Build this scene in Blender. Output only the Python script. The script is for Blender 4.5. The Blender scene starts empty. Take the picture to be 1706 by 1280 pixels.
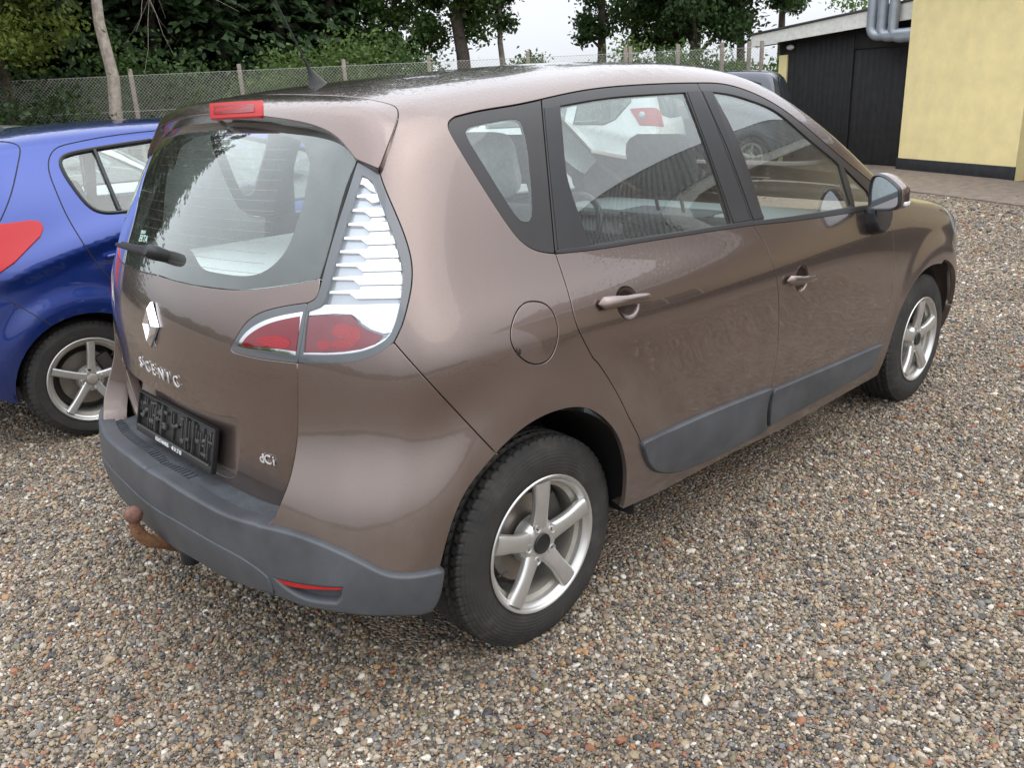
import bpy, bmesh, math, random
import numpy as np
from mathutils import Vector, Matrix, Euler
from mathutils.geometry import delaunay_2d_cdt
scene = bpy.context.scene
COL = scene.collection
random.seed(7); RNG = np.random.default_rng(7)
PI = math.pi

# ------------------------------------------------------------------ camera
CAM = np.array([-1.54362, -2.40035, 1.56258]); YAW, PITCH, ROLL, FPX = math.radians(46.76593), math.radians(18.80044), math.radians(-2.8209), 1406.873
def cam_axes():
    f = np.array([math.cos(PITCH)*math.cos(YAW), math.cos(PITCH)*math.sin(YAW), -math.sin(PITCH)])
    rt = np.array([math.sin(YAW), -math.cos(YAW), 0.]); up = np.cross(rt, f)
    c, s = math.cos(ROLL), math.sin(ROLL)
    return np.array([c*rt+s*up, -s*rt+c*up, f])
CM = cam_axes()
cd = bpy.data.cameras.new('camera'); co = bpy.data.objects.new('camera', cd); COL.objects.link(co)
cd.sensor_width = 36; cd.lens = FPX/1706*36; cd.clip_start = .05; cd.clip_end = 900
co.matrix_world = Matrix(((CM[0][0], CM[1][0], -CM[2][0], CAM[0]), (CM[0][1], CM[1][1], -CM[2][1], CAM[1]), (CM[0][2], CM[1][2], -CM[2][2], CAM[2]), (0, 0, 0, 1)))
scene.camera = co
scene.view_settings.view_transform = 'Standard'; scene.view_settings.look = 'None'
scene.view_settings.exposure = EXPOSURE = 0.1; scene.view_settings.gamma = 1.0; scene.view_settings.use_curve_mapping = False
scene.render.engine = 'CYCLES'
scene.cycles.max_bounces = 10; scene.cycles.transparent_max_bounces = 24; scene.cycles.glossy_bounces = 5; scene.cycles.diffuse_bounces = 3
scene.cycles.use_denoising = True
scene.cycles.sample_clamp_indirect = 8

# ------------------------------------------------------------------ overcast sky and soft sun
SUN_EL, SUN_AZ = math.radians(48), math.radians(-75)      # azimuth from +x towards +y
wld = bpy.data.worlds.new('World'); scene.world = wld; wld.use_nodes = True
nt = wld.node_tree; nt.nodes.clear()
def N(t, tree, **kw):
    n = tree.nodes.new(t)
    for k, v in kw.items(): setattr(n, k, v)
    return n
sky = N('ShaderNodeTexSky', nt, sky_type='NISHITA', sun_disc=False, sun_elevation=SUN_EL, sun_rotation=PI/2-SUN_AZ, air_density=1.5, dust_density=4.0, ozone_density=1.0)
hs = N('ShaderNodeHueSaturation', nt); hs.inputs['Saturation'].default_value = .35; hs.inputs['Value'].default_value = .12
nt.links.new(sky.outputs[0], hs.inputs['Color'])
tc = N('ShaderNodeTexCoord', nt); sx = N('ShaderNodeSeparateXYZ', nt); nt.links.new(tc.outputs['Generated'], sx.inputs[0])
# the even cloud layer: an overcast dome is brighter overhead than at the horizon
rp = N('ShaderNodeMapRange', nt); rp.inputs['From Min'].default_value = -0.05; rp.inputs['From Max'].default_value = 1; rp.inputs['To Min'].default_value = .80; rp.inputs['To Max'].default_value = 3.7
nt.links.new(sx.outputs['Z'], rp.inputs['Value'])
nz = N('ShaderNodeTexNoise', nt); nz.inputs['Scale'].default_value = 2.2; nz.inputs['Detail'].default_value = 5; nz.inputs['Roughness'].default_value = .5
mp = N('ShaderNodeMapping', nt); mp.inputs['Scale'].default_value = (1, 1, 2.2); nt.links.new(tc.outputs['Generated'], mp.inputs[0]); nt.links.new(mp.outputs[0], nz.inputs['Vector'])
nr = N('ShaderNodeMapRange', nt); nr.inputs['From Min'].default_value = .3; nr.inputs['From Max'].default_value = .7; nr.inputs['To Min'].default_value = .82; nr.inputs['To Max'].default_value = 1.12
nt.links.new(nz.outputs['Fac'], nr.inputs['Value'])
mu = N('ShaderNodeMath', nt, operation='MULTIPLY'); nt.links.new(rp.outputs[0], mu.inputs[0]); nt.links.new(nr.outputs[0], mu.inputs[1])
cl = N('ShaderNodeVectorMath', nt, operation='SCALE'); cl.inputs[0].default_value = (.935, .975, 1.045); nt.links.new(mu.outputs[0], cl.inputs['Scale'])
mx = N('ShaderNodeMix', nt, data_type='RGBA'); mx.inputs[0].default_value = .82
nt.links.new(hs.outputs[0], mx.inputs[6]); nt.links.new(cl.outputs[0], mx.inputs[7])
bg = N('ShaderNodeBackground', nt); bg.inputs['Strength'].default_value = 1.0
nt.links.new(mx.outputs[2], bg.inputs[0]); wo = N('ShaderNodeOutputWorld', nt); nt.links.new(bg.outputs[0], wo.inputs[0])
sl = bpy.data.lights.new('sun', 'SUN'); sl.energy = .6; sl.angle = math.radians(60); sl.color = (1, .96, .9)
so = bpy.data.objects.new('sun', sl); COL.objects.link(so); so.location = (0, -6, 12)
so.rotation_euler = Vector((-math.cos(SUN_EL)*math.cos(SUN_AZ), -math.cos(SUN_EL)*math.sin(SUN_AZ), -math.sin(SUN_EL))).to_track_quat('-Z', 'Y').to_euler()

# ------------------------------------------------------------------ helpers
def pxray(p):
    p = np.asarray(p, float).reshape(-1, 2)
    d = np.stack([(p[:, 0]-853)/FPX, -(p[:, 1]-640)/FPX, np.ones(len(p))], 1) @ CM
    return d/np.linalg.norm(d, axis=1, keepdims=True)
def on_plane(px, axis, val):
    d = pxray([px])[0]; t = (val-CAM[axis])/d[axis]; return CAM+t*d
def tag(o, label=None, cat=None, group=None, kind=None):
    if label: o['label'] = label
    if cat: o['category'] = cat
    if group: o['group'] = group
    if kind: o['kind'] = kind
    return o
def empty(name, loc=(0, 0, 0), rz=0.0):
    o = bpy.data.objects.new(name, None); COL.objects.link(o); o.location = loc; o.rotation_euler = (0, 0, rz); o.empty_display_size = .2
    return o
def link(name, me, mat=None, parent=None):
    o = bpy.data.objects.new(name, me); COL.objects.link(o)
    if mat is not None and not me.materials: me.materials.append(mat)
    if parent is not None: o.parent = parent
    return o
def mesh_from(name, V, Fc, normals=None, smooth=True):
    me = bpy.data.meshes.new(name); me.from_pydata([tuple(map(float, v)) for v in V], [], [tuple(map(int, f)) for f in Fc]); me.update()
    if smooth: me.polygons.foreach_set('use_smooth', [True]*len(me.polygons))
    if normals is not None:
        me.normals_split_custom_set_from_vertices([tuple(map(float, n)) for n in normals])
    return me
class MB:
    """collects simple shapes into one mesh"""
    def __init__(s): s.V = []; s.F = []
    def add(s, V, Fc):
        o = len(s.V); s.V += [tuple(map(float, v)) for v in V]; s.F += [tuple(i+o for i in f) for f in Fc]; return s
    def box(s, c, d, R=None, bev=0):
        bm = bmesh.new(); bmesh.ops.create_cube(bm, size=1)
        for v in bm.verts: v.co = Vector((v.co.x*d[0], v.co.y*d[1], v.co.z*d[2]))
        if bev: bmesh.ops.bevel(bm, geom=bm.edges[:], offset=bev, segments=2, affect='EDGES', profile=.5)
        M = (Matrix(R).to_3x3() if R is not None else Matrix.Identity(3))
        bm.verts.index_update(); s.add([M @ v.co+Vector(c) for v in bm.verts], [[v.index for v in f.verts] for f in bm.faces]); bm.free(); return s
    def tube(s, pts, r, n=8, caps=True):
        pts = [Vector(p) for p in pts]; k = len(pts); rs = [float(q) for q in r] if hasattr(r, '__len__') else [float(r)]*k
        V = []; Fc = []; prev = None
        for i, p in enumerate(pts):
            t = (pts[min(i+1, k-1)]-pts[max(i-1, 0)]).normalized()
            if prev is None: a = t.orthogonal().normalized()
            else: a = (prev-t*prev.dot(t)).normalized()
            prev = a; b = t.cross(a)
            V += [p+rs[i]*(math.cos(2*PI*j/n)*a+math.sin(2*PI*j/n)*b) for j in range(n)]
        for i in range(k-1):
            for j in range(n): Fc.append((i*n+j, i*n+(j+1) % n, (i+1)*n+(j+1) % n, (i+1)*n+j))
        if caps: Fc += [tuple(range(n))[::-1], tuple((k-1)*n+j for j in range(n))]
        return s.add(V, Fc)
    def lathe(s, prof, n, axis='y', c=(0, 0, 0), closed=False):
        V = []; Fc = []; m = len(prof)
        for j in range(n):
            a = 2*PI*j/n
            for (r, h) in prof:
                if axis == 'y': V.append((c[0]+r*math.cos(a), c[1]+h, c[2]+r*math.sin(a)))
                else: V.append((c[0]+r*math.cos(a), c[1]+r*math.sin(a), c[2]+h))
        for j in range(n):
            k = (j+1) % n
            for i in range(m if closed else m-1): Fc.append((j*m+i, j*m+(i+1) % m, k*m+(i+1) % m, k*m+i))
        return s.add(V, Fc)
    def prism(s, poly, y0, y1):
        n = len(poly); V = [(p[0], y0, p[1]) for p in poly]+[(p[0], y1, p[1]) for p in poly]
        return s.add(V, [tuple(range(n)), tuple(range(2*n-1, n-1, -1))]+[(i, i+n, (i+1) % n+n, (i+1) % n) for i in range(n)])
    def sphere(s, c, r, nu=16, nv=10):
        r = (r, r, r) if not hasattr(r, '__len__') else r
        V = [(c[0], c[1], c[2]+r[2])]; Fc = []
        for i in range(1, nv):
            for j in range(nu):
                a, b = PI*i/nv, 2*PI*j/nu; V.append((c[0]+r[0]*math.sin(a)*math.cos(b), c[1]+r[1]*math.sin(a)*math.sin(b), c[2]+r[2]*math.cos(a)))
        V.append((c[0], c[1], c[2]-r[2])); L = len(V)-1
        for j in range(nu):
            Fc.append((0, 1+j, 1+(j+1) % nu)); Fc.append((L, L-nu+(j+1) % nu, L-nu+j))
            for i in range(nv-2): Fc.append((1+i*nu+j, 1+(i+1)*nu+j, 1+(i+1)*nu+(j+1) % nu, 1+i*nu+(j+1) % nu))
        return s.add(V, Fc)
    def build(s, name, mat, parent=None, smooth=None, autosmooth=35):
        me = bpy.data.meshes.new(name); me.from_pydata(s.V, [], s.F); me.update()
        bm = bmesh.new(); bm.from_mesh(me); bmesh.ops.recalc_face_normals(bm, faces=bm.faces[:]); bm.to_mesh(me); bm.free()
        if smooth is not False:
            me.polygons.foreach_set('use_smooth', [True]*len(me.polygons))
            me.set_sharp_from_angle(angle=math.radians(autosmooth))
        return link(name, me, mat, parent)
def copy_tree(o, parent=None):
    c = o.copy(); COL.objects.link(c); c.parent = parent
    for ch in [q for q in o.children]: copy_tree(ch, c)
    return c

# ------------------------------------------------------------------ materials
def newmat(name):
    m = bpy.data.materials.new(name); m.use_nodes = True; t = m.node_tree; t.nodes.clear()
    out = N('ShaderNodeOutputMaterial', t); b = N('ShaderNodeBsdfPrincipled', t); t.links.new(b.outputs[0], out.inputs[0])
    return m, t, b, out
def S(b, **kw):
    for k, v in kw.items():
        k = k.replace('_', ' ')
        b.inputs[k].default_value = (*v, 1) if isinstance(v, tuple) and len(v) == 3 else v
def noise(t, scale, detail=3, rough=.5, coord='Object', vec=None):
    n = N('ShaderNodeTexNoise', t); n.inputs['Scale'].default_value = scale; n.inputs['Detail'].default_value = detail; n.inputs['Roughness'].default_value = rough
    if vec is None:
        c = N('ShaderNodeTexCoord', t); vec = c.outputs[coord]
    t.links.new(vec, n.inputs['Vector']); return n
def ramp(t, fac, stops):
    r = N('ShaderNodeValToRGB', t); e = r.color_ramp.elements
    while len(e) > len(stops): e.remove(e[-1])
    while len(e) < len(stops): e.new(.5)
    for q, (p, c) in zip(e, stops): q.position = p; q.color = (*c, 1) if len(c) == 3 else c
    t.links.new(fac, r.inputs[0]); return r
def bump(t, b, height, strength=.2, dist=.01):
    n = N('ShaderNodeBump', t); n.inputs['Strength'].default_value = strength; n.inputs['Distance'].default_value = dist
    t.links.new(height, n.inputs['Height']); t.links.new(n.outputs[0], b.inputs['Normal']); return n
def simple(name, col, rough=.5, metal=0., var=.0, vscale=8., bmp=0., bscale=60., lohi=(.3, .7), **kw):
    m, t, b, _ = newmat(name); S(b, Base_Color=col, Roughness=rough, Metallic=metal)
    for k, v in kw.items(): b.inputs[k.replace('_', ' ')].default_value = v
    if var:
        n = noise(t, vscale, 4, .6); lo = tuple(c*(1-var) for c in col); hi = tuple(min(1, c*(1+var)) for c in col)
        r = ramp(t, n.outputs['Fac'], [(lohi[0], lo), (lohi[1], hi)]); t.links.new(r.outputs[0], b.inputs['Base Color'])
    if bmp:
        n2 = noise(t, bscale, 3, .6); bump(t, b, n2.outputs['Fac'], bmp, .01)
    return m
def paint(name, col, dust=.5, metal=.55, rough=.38):
    """metallic car paint under clear coat, with road dust that gathers low on the body and rain spots on top faces"""
    m, t, b, out = newmat(name)
    S(b, Metallic=metal, Roughness=rough, Coat_Weight=1.0, Coat_Roughness=.025, Coat_IOR=1.5)
    fl = noise(t, 900, 1, .5); r = ramp(t, fl.outputs['Fac'], [(.35, tuple(c*.88 for c in col)), (.65, tuple(c*1.12 for c in col))])
    # dust: film thicker near the ground plus specks
    tcn = N('ShaderNodeTexCoord', t); sep = N('ShaderNodeSeparateXYZ', t); t.links.new(tcn.outputs['Object'], sep.inputs[0])
    hz = N('ShaderNodeMapRange', t); hz.inputs['From Min'].default_value = .95; hz.inputs['From Max'].default_value = .25; hz.inputs['To Min'].default_value = 0.0; hz.inputs['To Max'].default_value = 1.0
    t.links.new(sep.outputs['Z'], hz.inputs['Value'])
    dn = noise(t, 9, 6, .62); dm = N('ShaderNodeMath', t, operation='MULTIPLY'); t.links.new(hz.outputs[0], dm.inputs[0]); t.links.new(dn.outputs['Fac'], dm.inputs[1])
    sp = noise(t, 230, 2, .6); sr = N('ShaderNodeMapRange', t); sr.inputs['From Min'].default_value = .62; sr.inputs['From Max'].default_value = .76; t.links.new(sp.outputs['Fac'], sr.inputs['Value'])
    sm = N('ShaderNodeMath', t, operation='MULTIPLY'); t.links.new(sr.outputs[0], sm.inputs[0]); t.links.new(hz.outputs[0], sm.inputs[1])
    ad = N('ShaderNodeMath', t, operation='MULTIPLY_ADD'); ad.inputs[1].default_value = .85; t.links.new(sm.outputs[0], ad.inputs[0]); t.links.new(dm.outputs[0], ad.inputs[2])
    fc = N('ShaderNodeMath', t, operation='MULTIPLY'); fc.inputs[1].default_value = dust; fc.use_clamp = True; t.links.new(ad.outputs[0], fc.inputs[0])
    mxc = N('ShaderNodeMix', t, data_type='RGBA'); t.links.new(fc.outputs[0], mxc.inputs[0]); t.links.new(r.outputs[0], mxc.inputs[6]); mxc.inputs[7].default_value = (.19, .165, .14, 1)
    t.links.new(mxc.outputs[2], b.inputs['Base Color'])
    for sock, a0, a1 in (('Roughness', rough, .7), ('Coat Weight', 1.0, .35), ('Metallic', metal, .05), ('Coat Roughness', .02, .12)):
        mr = N('ShaderNodeMapRange', t); mr.inputs['To Min'].default_value = a0; mr.inputs['To Max'].default_value = a1; t.links.new(fc.outputs[0], mr.inputs['Value']); t.links.new(mr.outputs[0], b.inputs[sock])
    # rain drops on upward faces
    geo = N('ShaderNodeNewGeometry', t); sn = N('ShaderNodeSeparateXYZ', t); t.links.new(geo.outputs['Normal'], sn.inputs[0])
    upm = N('ShaderNodeMapRange', t); upm.inputs['From Min'].default_value = .35; upm.inputs['From Max'].default_value = .8; t.links.new(sn.outputs['Z'], upm.inputs['Value'])
    vo = N('ShaderNodeTexVoronoi', t); vo.inputs['Scale'].default_value = 75; t.links.new(tcn.outputs['Object'], vo.inputs['Vector'])
    dr = N('ShaderNodeMapRange', t); dr.inputs['From Min'].default_value = .38; dr.inputs['From Max'].default_value = .10; t.links.new(vo.outputs['Distance'], dr.inputs['Value'])
    dd = N('ShaderNodeMath', t, operation='MULTIPLY'); t.links.new(dr.outputs[0], dd.inputs[0]); t.links.new(upm.outputs[0], dd.inputs[1])
    bn = N('ShaderNodeBump', t); bn.inputs['Strength'].default_value = .30; bn.inputs['Distance'].default_value = .002; t.links.new(dd.outputs[0], bn.inputs['Height']); t.links.new(bn.outputs[0], b.inputs['Coat Normal'])
    return m
def glassmat(name, tint=(.80, .88, .85), refl=1.75, rough=.0, spots=0.):
    m = bpy.data.materials.new(name); m.use_nodes = True; t = m.node_tree; t.nodes.clear()
    out = N('ShaderNodeOutputMaterial', t); tr = N('ShaderNodeBsdfTransparent', t); tr.inputs[0].default_value = (*tint, 1)
    gl = N('ShaderNodeBsdfGlossy', t); gl.inputs['Roughness'].default_value = rough; gl.inputs[0].default_value = (.95, 1, .98, 1)
    fr = N('ShaderNodeFresnel', t); gb_ = N('ShaderNodeNewGeometry', t); io = N('ShaderNodeMapRange', t); io.inputs['To Min'].default_value = 1.5; io.inputs['To Max'].default_value = 1/1.5; t.links.new(gb_.outputs['Backfacing'], io.inputs['Value']); t.links.new(io.outputs[0], fr.inputs['IOR'])   # thin sheet: same reflection from both sides
    mm = N('ShaderNodeMath', t, operation='MULTIPLY'); mm.inputs[1].default_value = refl; mm.use_clamp = True; t.links.new(fr.outputs[0], mm.inputs[0])
    ms = N('ShaderNodeMixShader', t); t.links.new(mm.outputs[0], ms.inputs[0]); t.links.new(tr.outputs[0], ms.inputs[1]); t.links.new(gl.outputs[0], ms.inputs[2])
    last = ms
    if spots:
        df = N('ShaderNodeBsdfDiffuse', t); df.inputs[0].default_value = (.45, .43, .4, 1)
        n = noise(t, 160, 3, .65); n2 = noise(t, 6, 3, .5)
        mr = N('ShaderNodeMapRange', t); mr.inputs['From Min'].default_value = .5; mr.inputs['From Max'].default_value = .8; mr.inputs['To Min'].default_value = spots*.35; mr.inputs['To Max'].default_value = spots*1.6; t.links.new(n.outputs['Fac'], mr.inputs['Value'])
        mq = N('ShaderNodeMath', t, operation='MULTIPLY'); t.links.new(mr.outputs[0], mq.inputs[0]); t.links.new(n2.outputs['Fac'], mq.inputs[1])
        m2 = N('ShaderNodeMixShader', t); t.links.new(mq.outputs[0], m2.inputs[0]); t.links.new(ms.outputs[0], m2.inputs[1]); t.links.new(df.outputs[0], m2.inputs[2]); last = m2
    t.links.new(last.outputs[0], out.inputs[0]); return m
M = {}
M['brown'] = paint('brown_paint', (.177, .134, .119), dust=.7, metal=.9, rough=.27)
M['brown_trim'] = simple('brown_trim', (.12, .085, .07), .35, .3)
M['black_gap'] = simple('rubber_seal', (.012, .012, .012), .7)
M['black_plastic'] = simple('black_plastic', (.013, .013, .015), .45, var=.2, bmp=.05, bscale=300)
M['pillar_film'] = simple('pillar_film', (.020, .018, .018), .33, var=.15)
M['frit'] = simple('ceramic_border', (.018, .017, .018), .5)
M['clad'] = simple('grey_cladding', (.058, .062, .069), .5, var=.22, vscale=4.5, lohi=(.38, .64), bmp=.12, bscale=420)
M['clad_rib'] = simple('grey_step_pad', (.060, .066, .076), .6, var=.25, vscale=30, bmp=.5, bscale=500)
m, t, b, _ = newmat('tyre_rubber'); S(b, Roughness=.72, Specular_IOR_Level=.35)
c_ = N('ShaderNodeTexCoord', t); sv = N('ShaderNodeVectorMath', t, operation='MULTIPLY'); sv.inputs[1].default_value = (1, 0, 1); t.links.new(c_.outputs['Object'], sv.inputs[0]); ln = N('ShaderNodeVectorMath', t, operation='LENGTH'); t.links.new(sv.outputs[0], ln.inputs[0])
si = N('ShaderNodeMath', t, operation='MULTIPLY'); si.inputs[1].default_value = 620; t.links.new(ln.outputs['Value'], si.inputs[0]); sn_ = N('ShaderNodeMath', t, operation='SINE'); t.links.new(si.outputs[0], sn_.inputs[0])
nz_ = noise(t, 90, 4, .6); mm_ = N('ShaderNodeMath', t, operation='MULTIPLY_ADD'); mm_.inputs[1].default_value = .22; t.links.new(sn_.outputs[0], mm_.inputs[0]); t.links.new(nz_.outputs['Fac'], mm_.inputs[2]); bump(t, b, mm_.outputs[0], .35, .004)
nd_ = noise(t, 11, 5, .65); r_ = ramp(t, nd_.outputs['Fac'], [(.3, (.020, .0195, .019)), (.55, (.032, .030, .028)), (.75, (.058, .051, .044))]); t.links.new(r_.outputs[0], b.inputs['Base Color']); M['tyre'] = m
M['alloy'] = simple('silver_alloy', (.56, .55, .53), .34, .75, var=.06, vscale=20)
M['alloy_dirty'] = simple('dull_alloy', (.40, .38, .33), .45, .6, var=.2, vscale=12)
M['steel_dark'] = simple('dark_steel', (.06, .055, .05), .6, .5, var=.3)
M['disc'] = simple('brake_disc', (.28, .25, .22), .4, .8, var=.25)
M['badge'] = simple('badge_silver', (.80, .80, .80), .28, .5)
M['chrome'] = simple('chrome', (.82, .83, .85), .06, 1.)
M['cap'] = simple('black_cap', (.012, .012, .012), .45)
M['glass'] = glassmat('window_glass', (.84, .91, .89), 2.3, 0., .22)
M['rear_glass'] = glassmat('rear_window_glass', (.90, .96, .94), 2.4, 0., .12)
M['lens_clear'] = glassmat('clear_lens', (.97, .98, .99), 1.3)
M['lamp_white'] = simple('lamp_reflector', (.74, .75, .77), .22, .25)
M['lamp_grey'] = simple('lamp_grey', (.40, .42, .45), .2, .5)
M['lamp_rim'] = simple('lamp_surround', (.090, .098, .108), .12, 0., Coat_Weight=.8)
m, t, b, _ = newmat('red_lens'); S(b, Base_Color=(.17, .004, .014), Roughness=.06, Coat_Weight=1.0, Coat_Roughness=.02)
M['red'] = m
m, t, b, _ = newmat('red_lens_bright'); S(b, Base_Color=(.31, .007, .014), Roughness=.18, Coat_Weight=.6)
vo = N('ShaderNodeTexVoronoi', t); vo.inputs['Scale'].default_value = 330; c_ = N('ShaderNodeTexCoord', t); t.links.new(c_.outputs['Object'], vo.inputs['Vector']); bump(t, b, vo.outputs['Distance'], .3, .002)
M['red_bright'] = m
M['red_brake'] = simple('brake_light_red', (.36, .006, .006), .35, 0., Specular_IOR_Level=.25)
M['red_gloss'] = simple('glossy_red_lens', (.42, .006, .012), .2, 0., Coat_Weight=.15, Specular_IOR_Level=.3)
M['brake_dark'] = simple('brake_light_window', (.20, .003, .005), .2, var=.3, vscale=300)
M['reflector_red'] = simple('reflector_red', (.40, .012, .015), .35, var=.2, vscale=200)
M['rust'] = simple('rusty_steel', (.17, .082, .038), .85, 0., var=.45, vscale=35, bmp=.5, bscale=180)
M['rust_dark'] = simple('dark_rust', (.15, .075, .055), .8, .1, var=.4, vscale=60, bmp=.4, bscale=200)
M['trim_light'] = simple('light_trim', (.74, .78, .77), .8, var=.08)
M['headliner'] = simple('headliner', (.50, .52, .51), .9)
M['fabric'] = simple('seat_fabric', (.055, .056, .058), .9, var=.3, vscale=60, bmp=.3, bscale=500)
M['dash'] = simple('dash_plastic', (.035, .037, .040), .6, var=.15, bmp=.1, bscale=300)
M['dash_light'] = simple('dash_upper', (.20, .22, .22), .6)
M['white_text'] = simple('white_print', (.8, .8, .8), .5)
M['mirror'] = simple('mirror_glass', (.75, .80, .85), .02, 1.)
M['defog'] = simple('heating_wire', (.30, .16, .09), .6)
# ------------------------------------------------------------------ the brown car's body: one smooth surface that the panels are cut from
def natspline(xs, ys):
    xs = np.asarray(xs, float); ys = np.asarray(ys, float); n = len(xs); h = np.diff(xs); A = np.eye(n); b = np.zeros(ys.shape)
    for i in range(1, n-1):
        A[i, i-1] = h[i-1]; A[i, i] = 2*(h[i-1]+h[i]); A[i, i+1] = h[i]
        b[i] = 6*((ys[i+1]-ys[i])/h[i]-(ys[i]-ys[i-1])/h[i-1])
    Mm = np.linalg.solve(A, b)
    def f(x):
        x = np.clip(x, xs[0], xs[-1]); i = np.clip(np.searchsorted(xs, x, side='right')-1, 0, n-2)
        a = (xs[i+1]-x)/h[i]; c = (x-xs[i])/h[i]
        if ys.ndim > 1: a = a[:, None]; c = c[:, None]; hh = h[i][:, None]
        else: hh = h[i]
        return a*ys[i]+c*ys[i+1]+((a**3-a)*Mm[i]+(c**3-c)*Mm[i+1])*hh**2/6
    return f
def table2(xk, zk, T):
    T = np.asarray(T, float); fz = natspline(zk, T.T); xk = np.asarray(xk, float); n = len(xk); h = np.diff(xk); A = np.eye(n); B = np.zeros((n, n))
    for i in range(1, n-1):
        A[i, i-1] = h[i-1]; A[i, i] = 2*(h[i-1]+h[i]); A[i, i+1] = h[i]
        B[i, i-1] = 6/h[i-1]; B[i, i] = -6/h[i]-6/h[i-1]; B[i, i+1] = 6/h[i]
    Mx = np.linalg.solve(A, B)
    def f(x, z):
        V = fz(z); Mm = V @ Mx.T; x = np.clip(x, xk[0], xk[-1]); i = np.clip(np.searchsorted(xk, x, side='right')-1, 0, n-2); j = np.arange(len(x))
        a = (xk[i+1]-x)/h[i]; c = (x-xk[i])/h[i]
        return a*V[j, i]+c*V[j, i+1]+((a**3-a)*Mm[j, i]+(c**3-c)*Mm[j, i+1])*h[i]**2/6
    return f
def smax(a, b, k):
    h = np.maximum(k-np.abs(a-b), 0)/k
    return np.maximum(a, b)+h*h*h*k/6
def sstep(a, b, x):
    t = np.clip((x-a)/(b-a), 0, 1); return t*t*t*(t*(6*t-15)+10)
ZK=[.15,.30,.45,.62,.80,.95,1.08,1.25,1.45,1.62]
XK=[-.75,-.35,0,.5,1.0,1.5,2.0,2.5,3.0,3.5]
WT=[# .15  .30  .45  .62  .80  .95  1.08 1.25 1.45 1.62
 [.790,.850,.875,.885,.872,.860,.826,.776,.700,.625],
 [.800,.860,.886,.895,.880,.879,.835,.773,.702,.632],
 [.805,.865,.892,.900,.891,.892,.845,.781,.710,.640],
 [.800,.868,.898,.908,.908,.906,.853,.788,.716,.645],
 [.800,.870,.900,.911,.912,.907,.855,.791,.718,.645],
 [.800,.870,.900,.911,.910,.900,.856,.796,.719,.645],
 [.800,.868,.898,.909,.904,.887,.848,.793,.714,.640],
 [.790,.860,.892,.904,.894,.866,.824,.770,.696,.626],
 [.770,.840,.875,.882,.865,.830,.790,.735,.665,.600],
 [.700,.770,.800,.800,.770,.730,.690,.640,.580,.530]]
_W=table2(XK,ZK,WT)
def W(x,z):
    w=_W(x,z)
    for cx,am,r1 in ((-.02,.024,.64),(2.702,.018,.56)):
        r=np.hypot(x-cx,z-.325)
        w=w+am*sstep(r1,.42,r)*sstep(.15,.36,r)
    return w
_Rc=natspline([-.7,-.4,-.1,.3,.7,1.1,1.4,1.7,2.0,2.3,2.6,3.0,3.3,3.6],[1.515,1.582,1.622,1.650,1.671,1.667,1.630,1.525,1.365,1.195,1.085,1.01,.925,.78])
_Rk=natspline([-.7,0,1.0,1.5,2.2,2.7,3.5],[.11,.10,.085,.085,.10,.09,.12])
def Rf(x,y): return _Rc(x)-_Rk(x)*y*y
_Tc=natspline([.15,.30,.42,.52,.59,.64,.70,.76,.83,.90,1.00,1.08,1.20,1.35,1.50,1.65],[-.68,-.735,-.764,-.767,-.762,-.752,-.730,-.708,-.694,-.688,-.675,-.655,-.605,-.525,-.438,-.345])
_Tg=natspline([.45,.58,.65,.75,.86,.95,1.00,1.08,1.20,1.35,1.50,1.65],[-.640,-.665,-.672,-.680,-.683,-.682,-.675,-.655,-.605,-.518,-.418,-.310])
_Tk=natspline([.2,.45,.6,.8,1.0,1.2,1.4,1.65],[.12,.14,.17,.20,.215,.22,.22,.22])
def Tf(y,z,tc=None): return (tc or _Tc)(z)+_Tk(z)*y*y+.9*_Tk(z)*y**4
def Nf(y,z): return 3.56-.30*y*y-.25*y**4-.25*np.maximum(z-.6,0)**2-.2*np.maximum(.4-z,0)
KIND=['body']
def F(P):
    x,y,z=P[:,0],P[:,1],P[:,2]; ay=np.sqrt(y*y+1e-6)
    s=(ay-W(x,z))*.95; r=(z-Rf(x,y)); n=(x-Nf(y,z))*.9; kr=.16; kt=.20
    if KIND[0]=='spoiler': t=(Tf(y,z)-x)*.95; s=smax(s,r,.16); return smax(s,t,.05)
    t=(Tf(y,z,_Tg if KIND[0]=='gate' else None)-x)*.95
    return smax(smax(smax(s,r,kr),t,kt),n,.25)
FN = [None]
def FF(P): return (FN[0] or F)(P)
def grad(P, e=1.5e-3):
    g = np.stack([FF(P+e*np.eye(3)[i])-FF(P-e*np.eye(3)[i]) for i in range(3)], 1)
    return g/np.maximum(np.linalg.norm(g, axis=1, keepdims=True), 1e-9)
def march(O, D, t0, t1, n=40, nb=16):
    ts = np.linspace(t0, t1, n); m = len(O); l = np.full(m, float(t0)); h = np.full(m, float(t1)); done = np.zeros(m, bool)
    prev = FF(O+t0*D); best = np.full(m, np.inf); tb = np.full(m, (t0+t1)/2)
    fl = prev.copy(); fh = prev.copy()
    for a, b in zip(ts[:-1], ts[1:]):
        cur = FF(O+b*D); c = (~done) & (prev > 0) & (cur <= 0); l[c] = a; h[c] = b; fl[c] = prev[c]; fh[c] = cur[c]; done |= c
        q = (cur < best) & (~done); best[q] = cur[q]; tb[q] = b; prev = cur
    for _ in range(nb):
        mid = (l+h)/2; ins = FF(O+mid[:, None]*D) <= 0; h = np.where(ins, mid, h); l = np.where(ins, l, mid)
    P = O+((l+h)/2)[:, None]*D
    miss = ~done
    if miss.any():                      # a ray that just misses: nearest point of the surface instead
        Q = (O+tb[:, None]*D)[miss]
        for _ in range(4): Q = Q-FF(Q)[:, None]*grad(Q)
        P[miss] = Q
    return P
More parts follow.
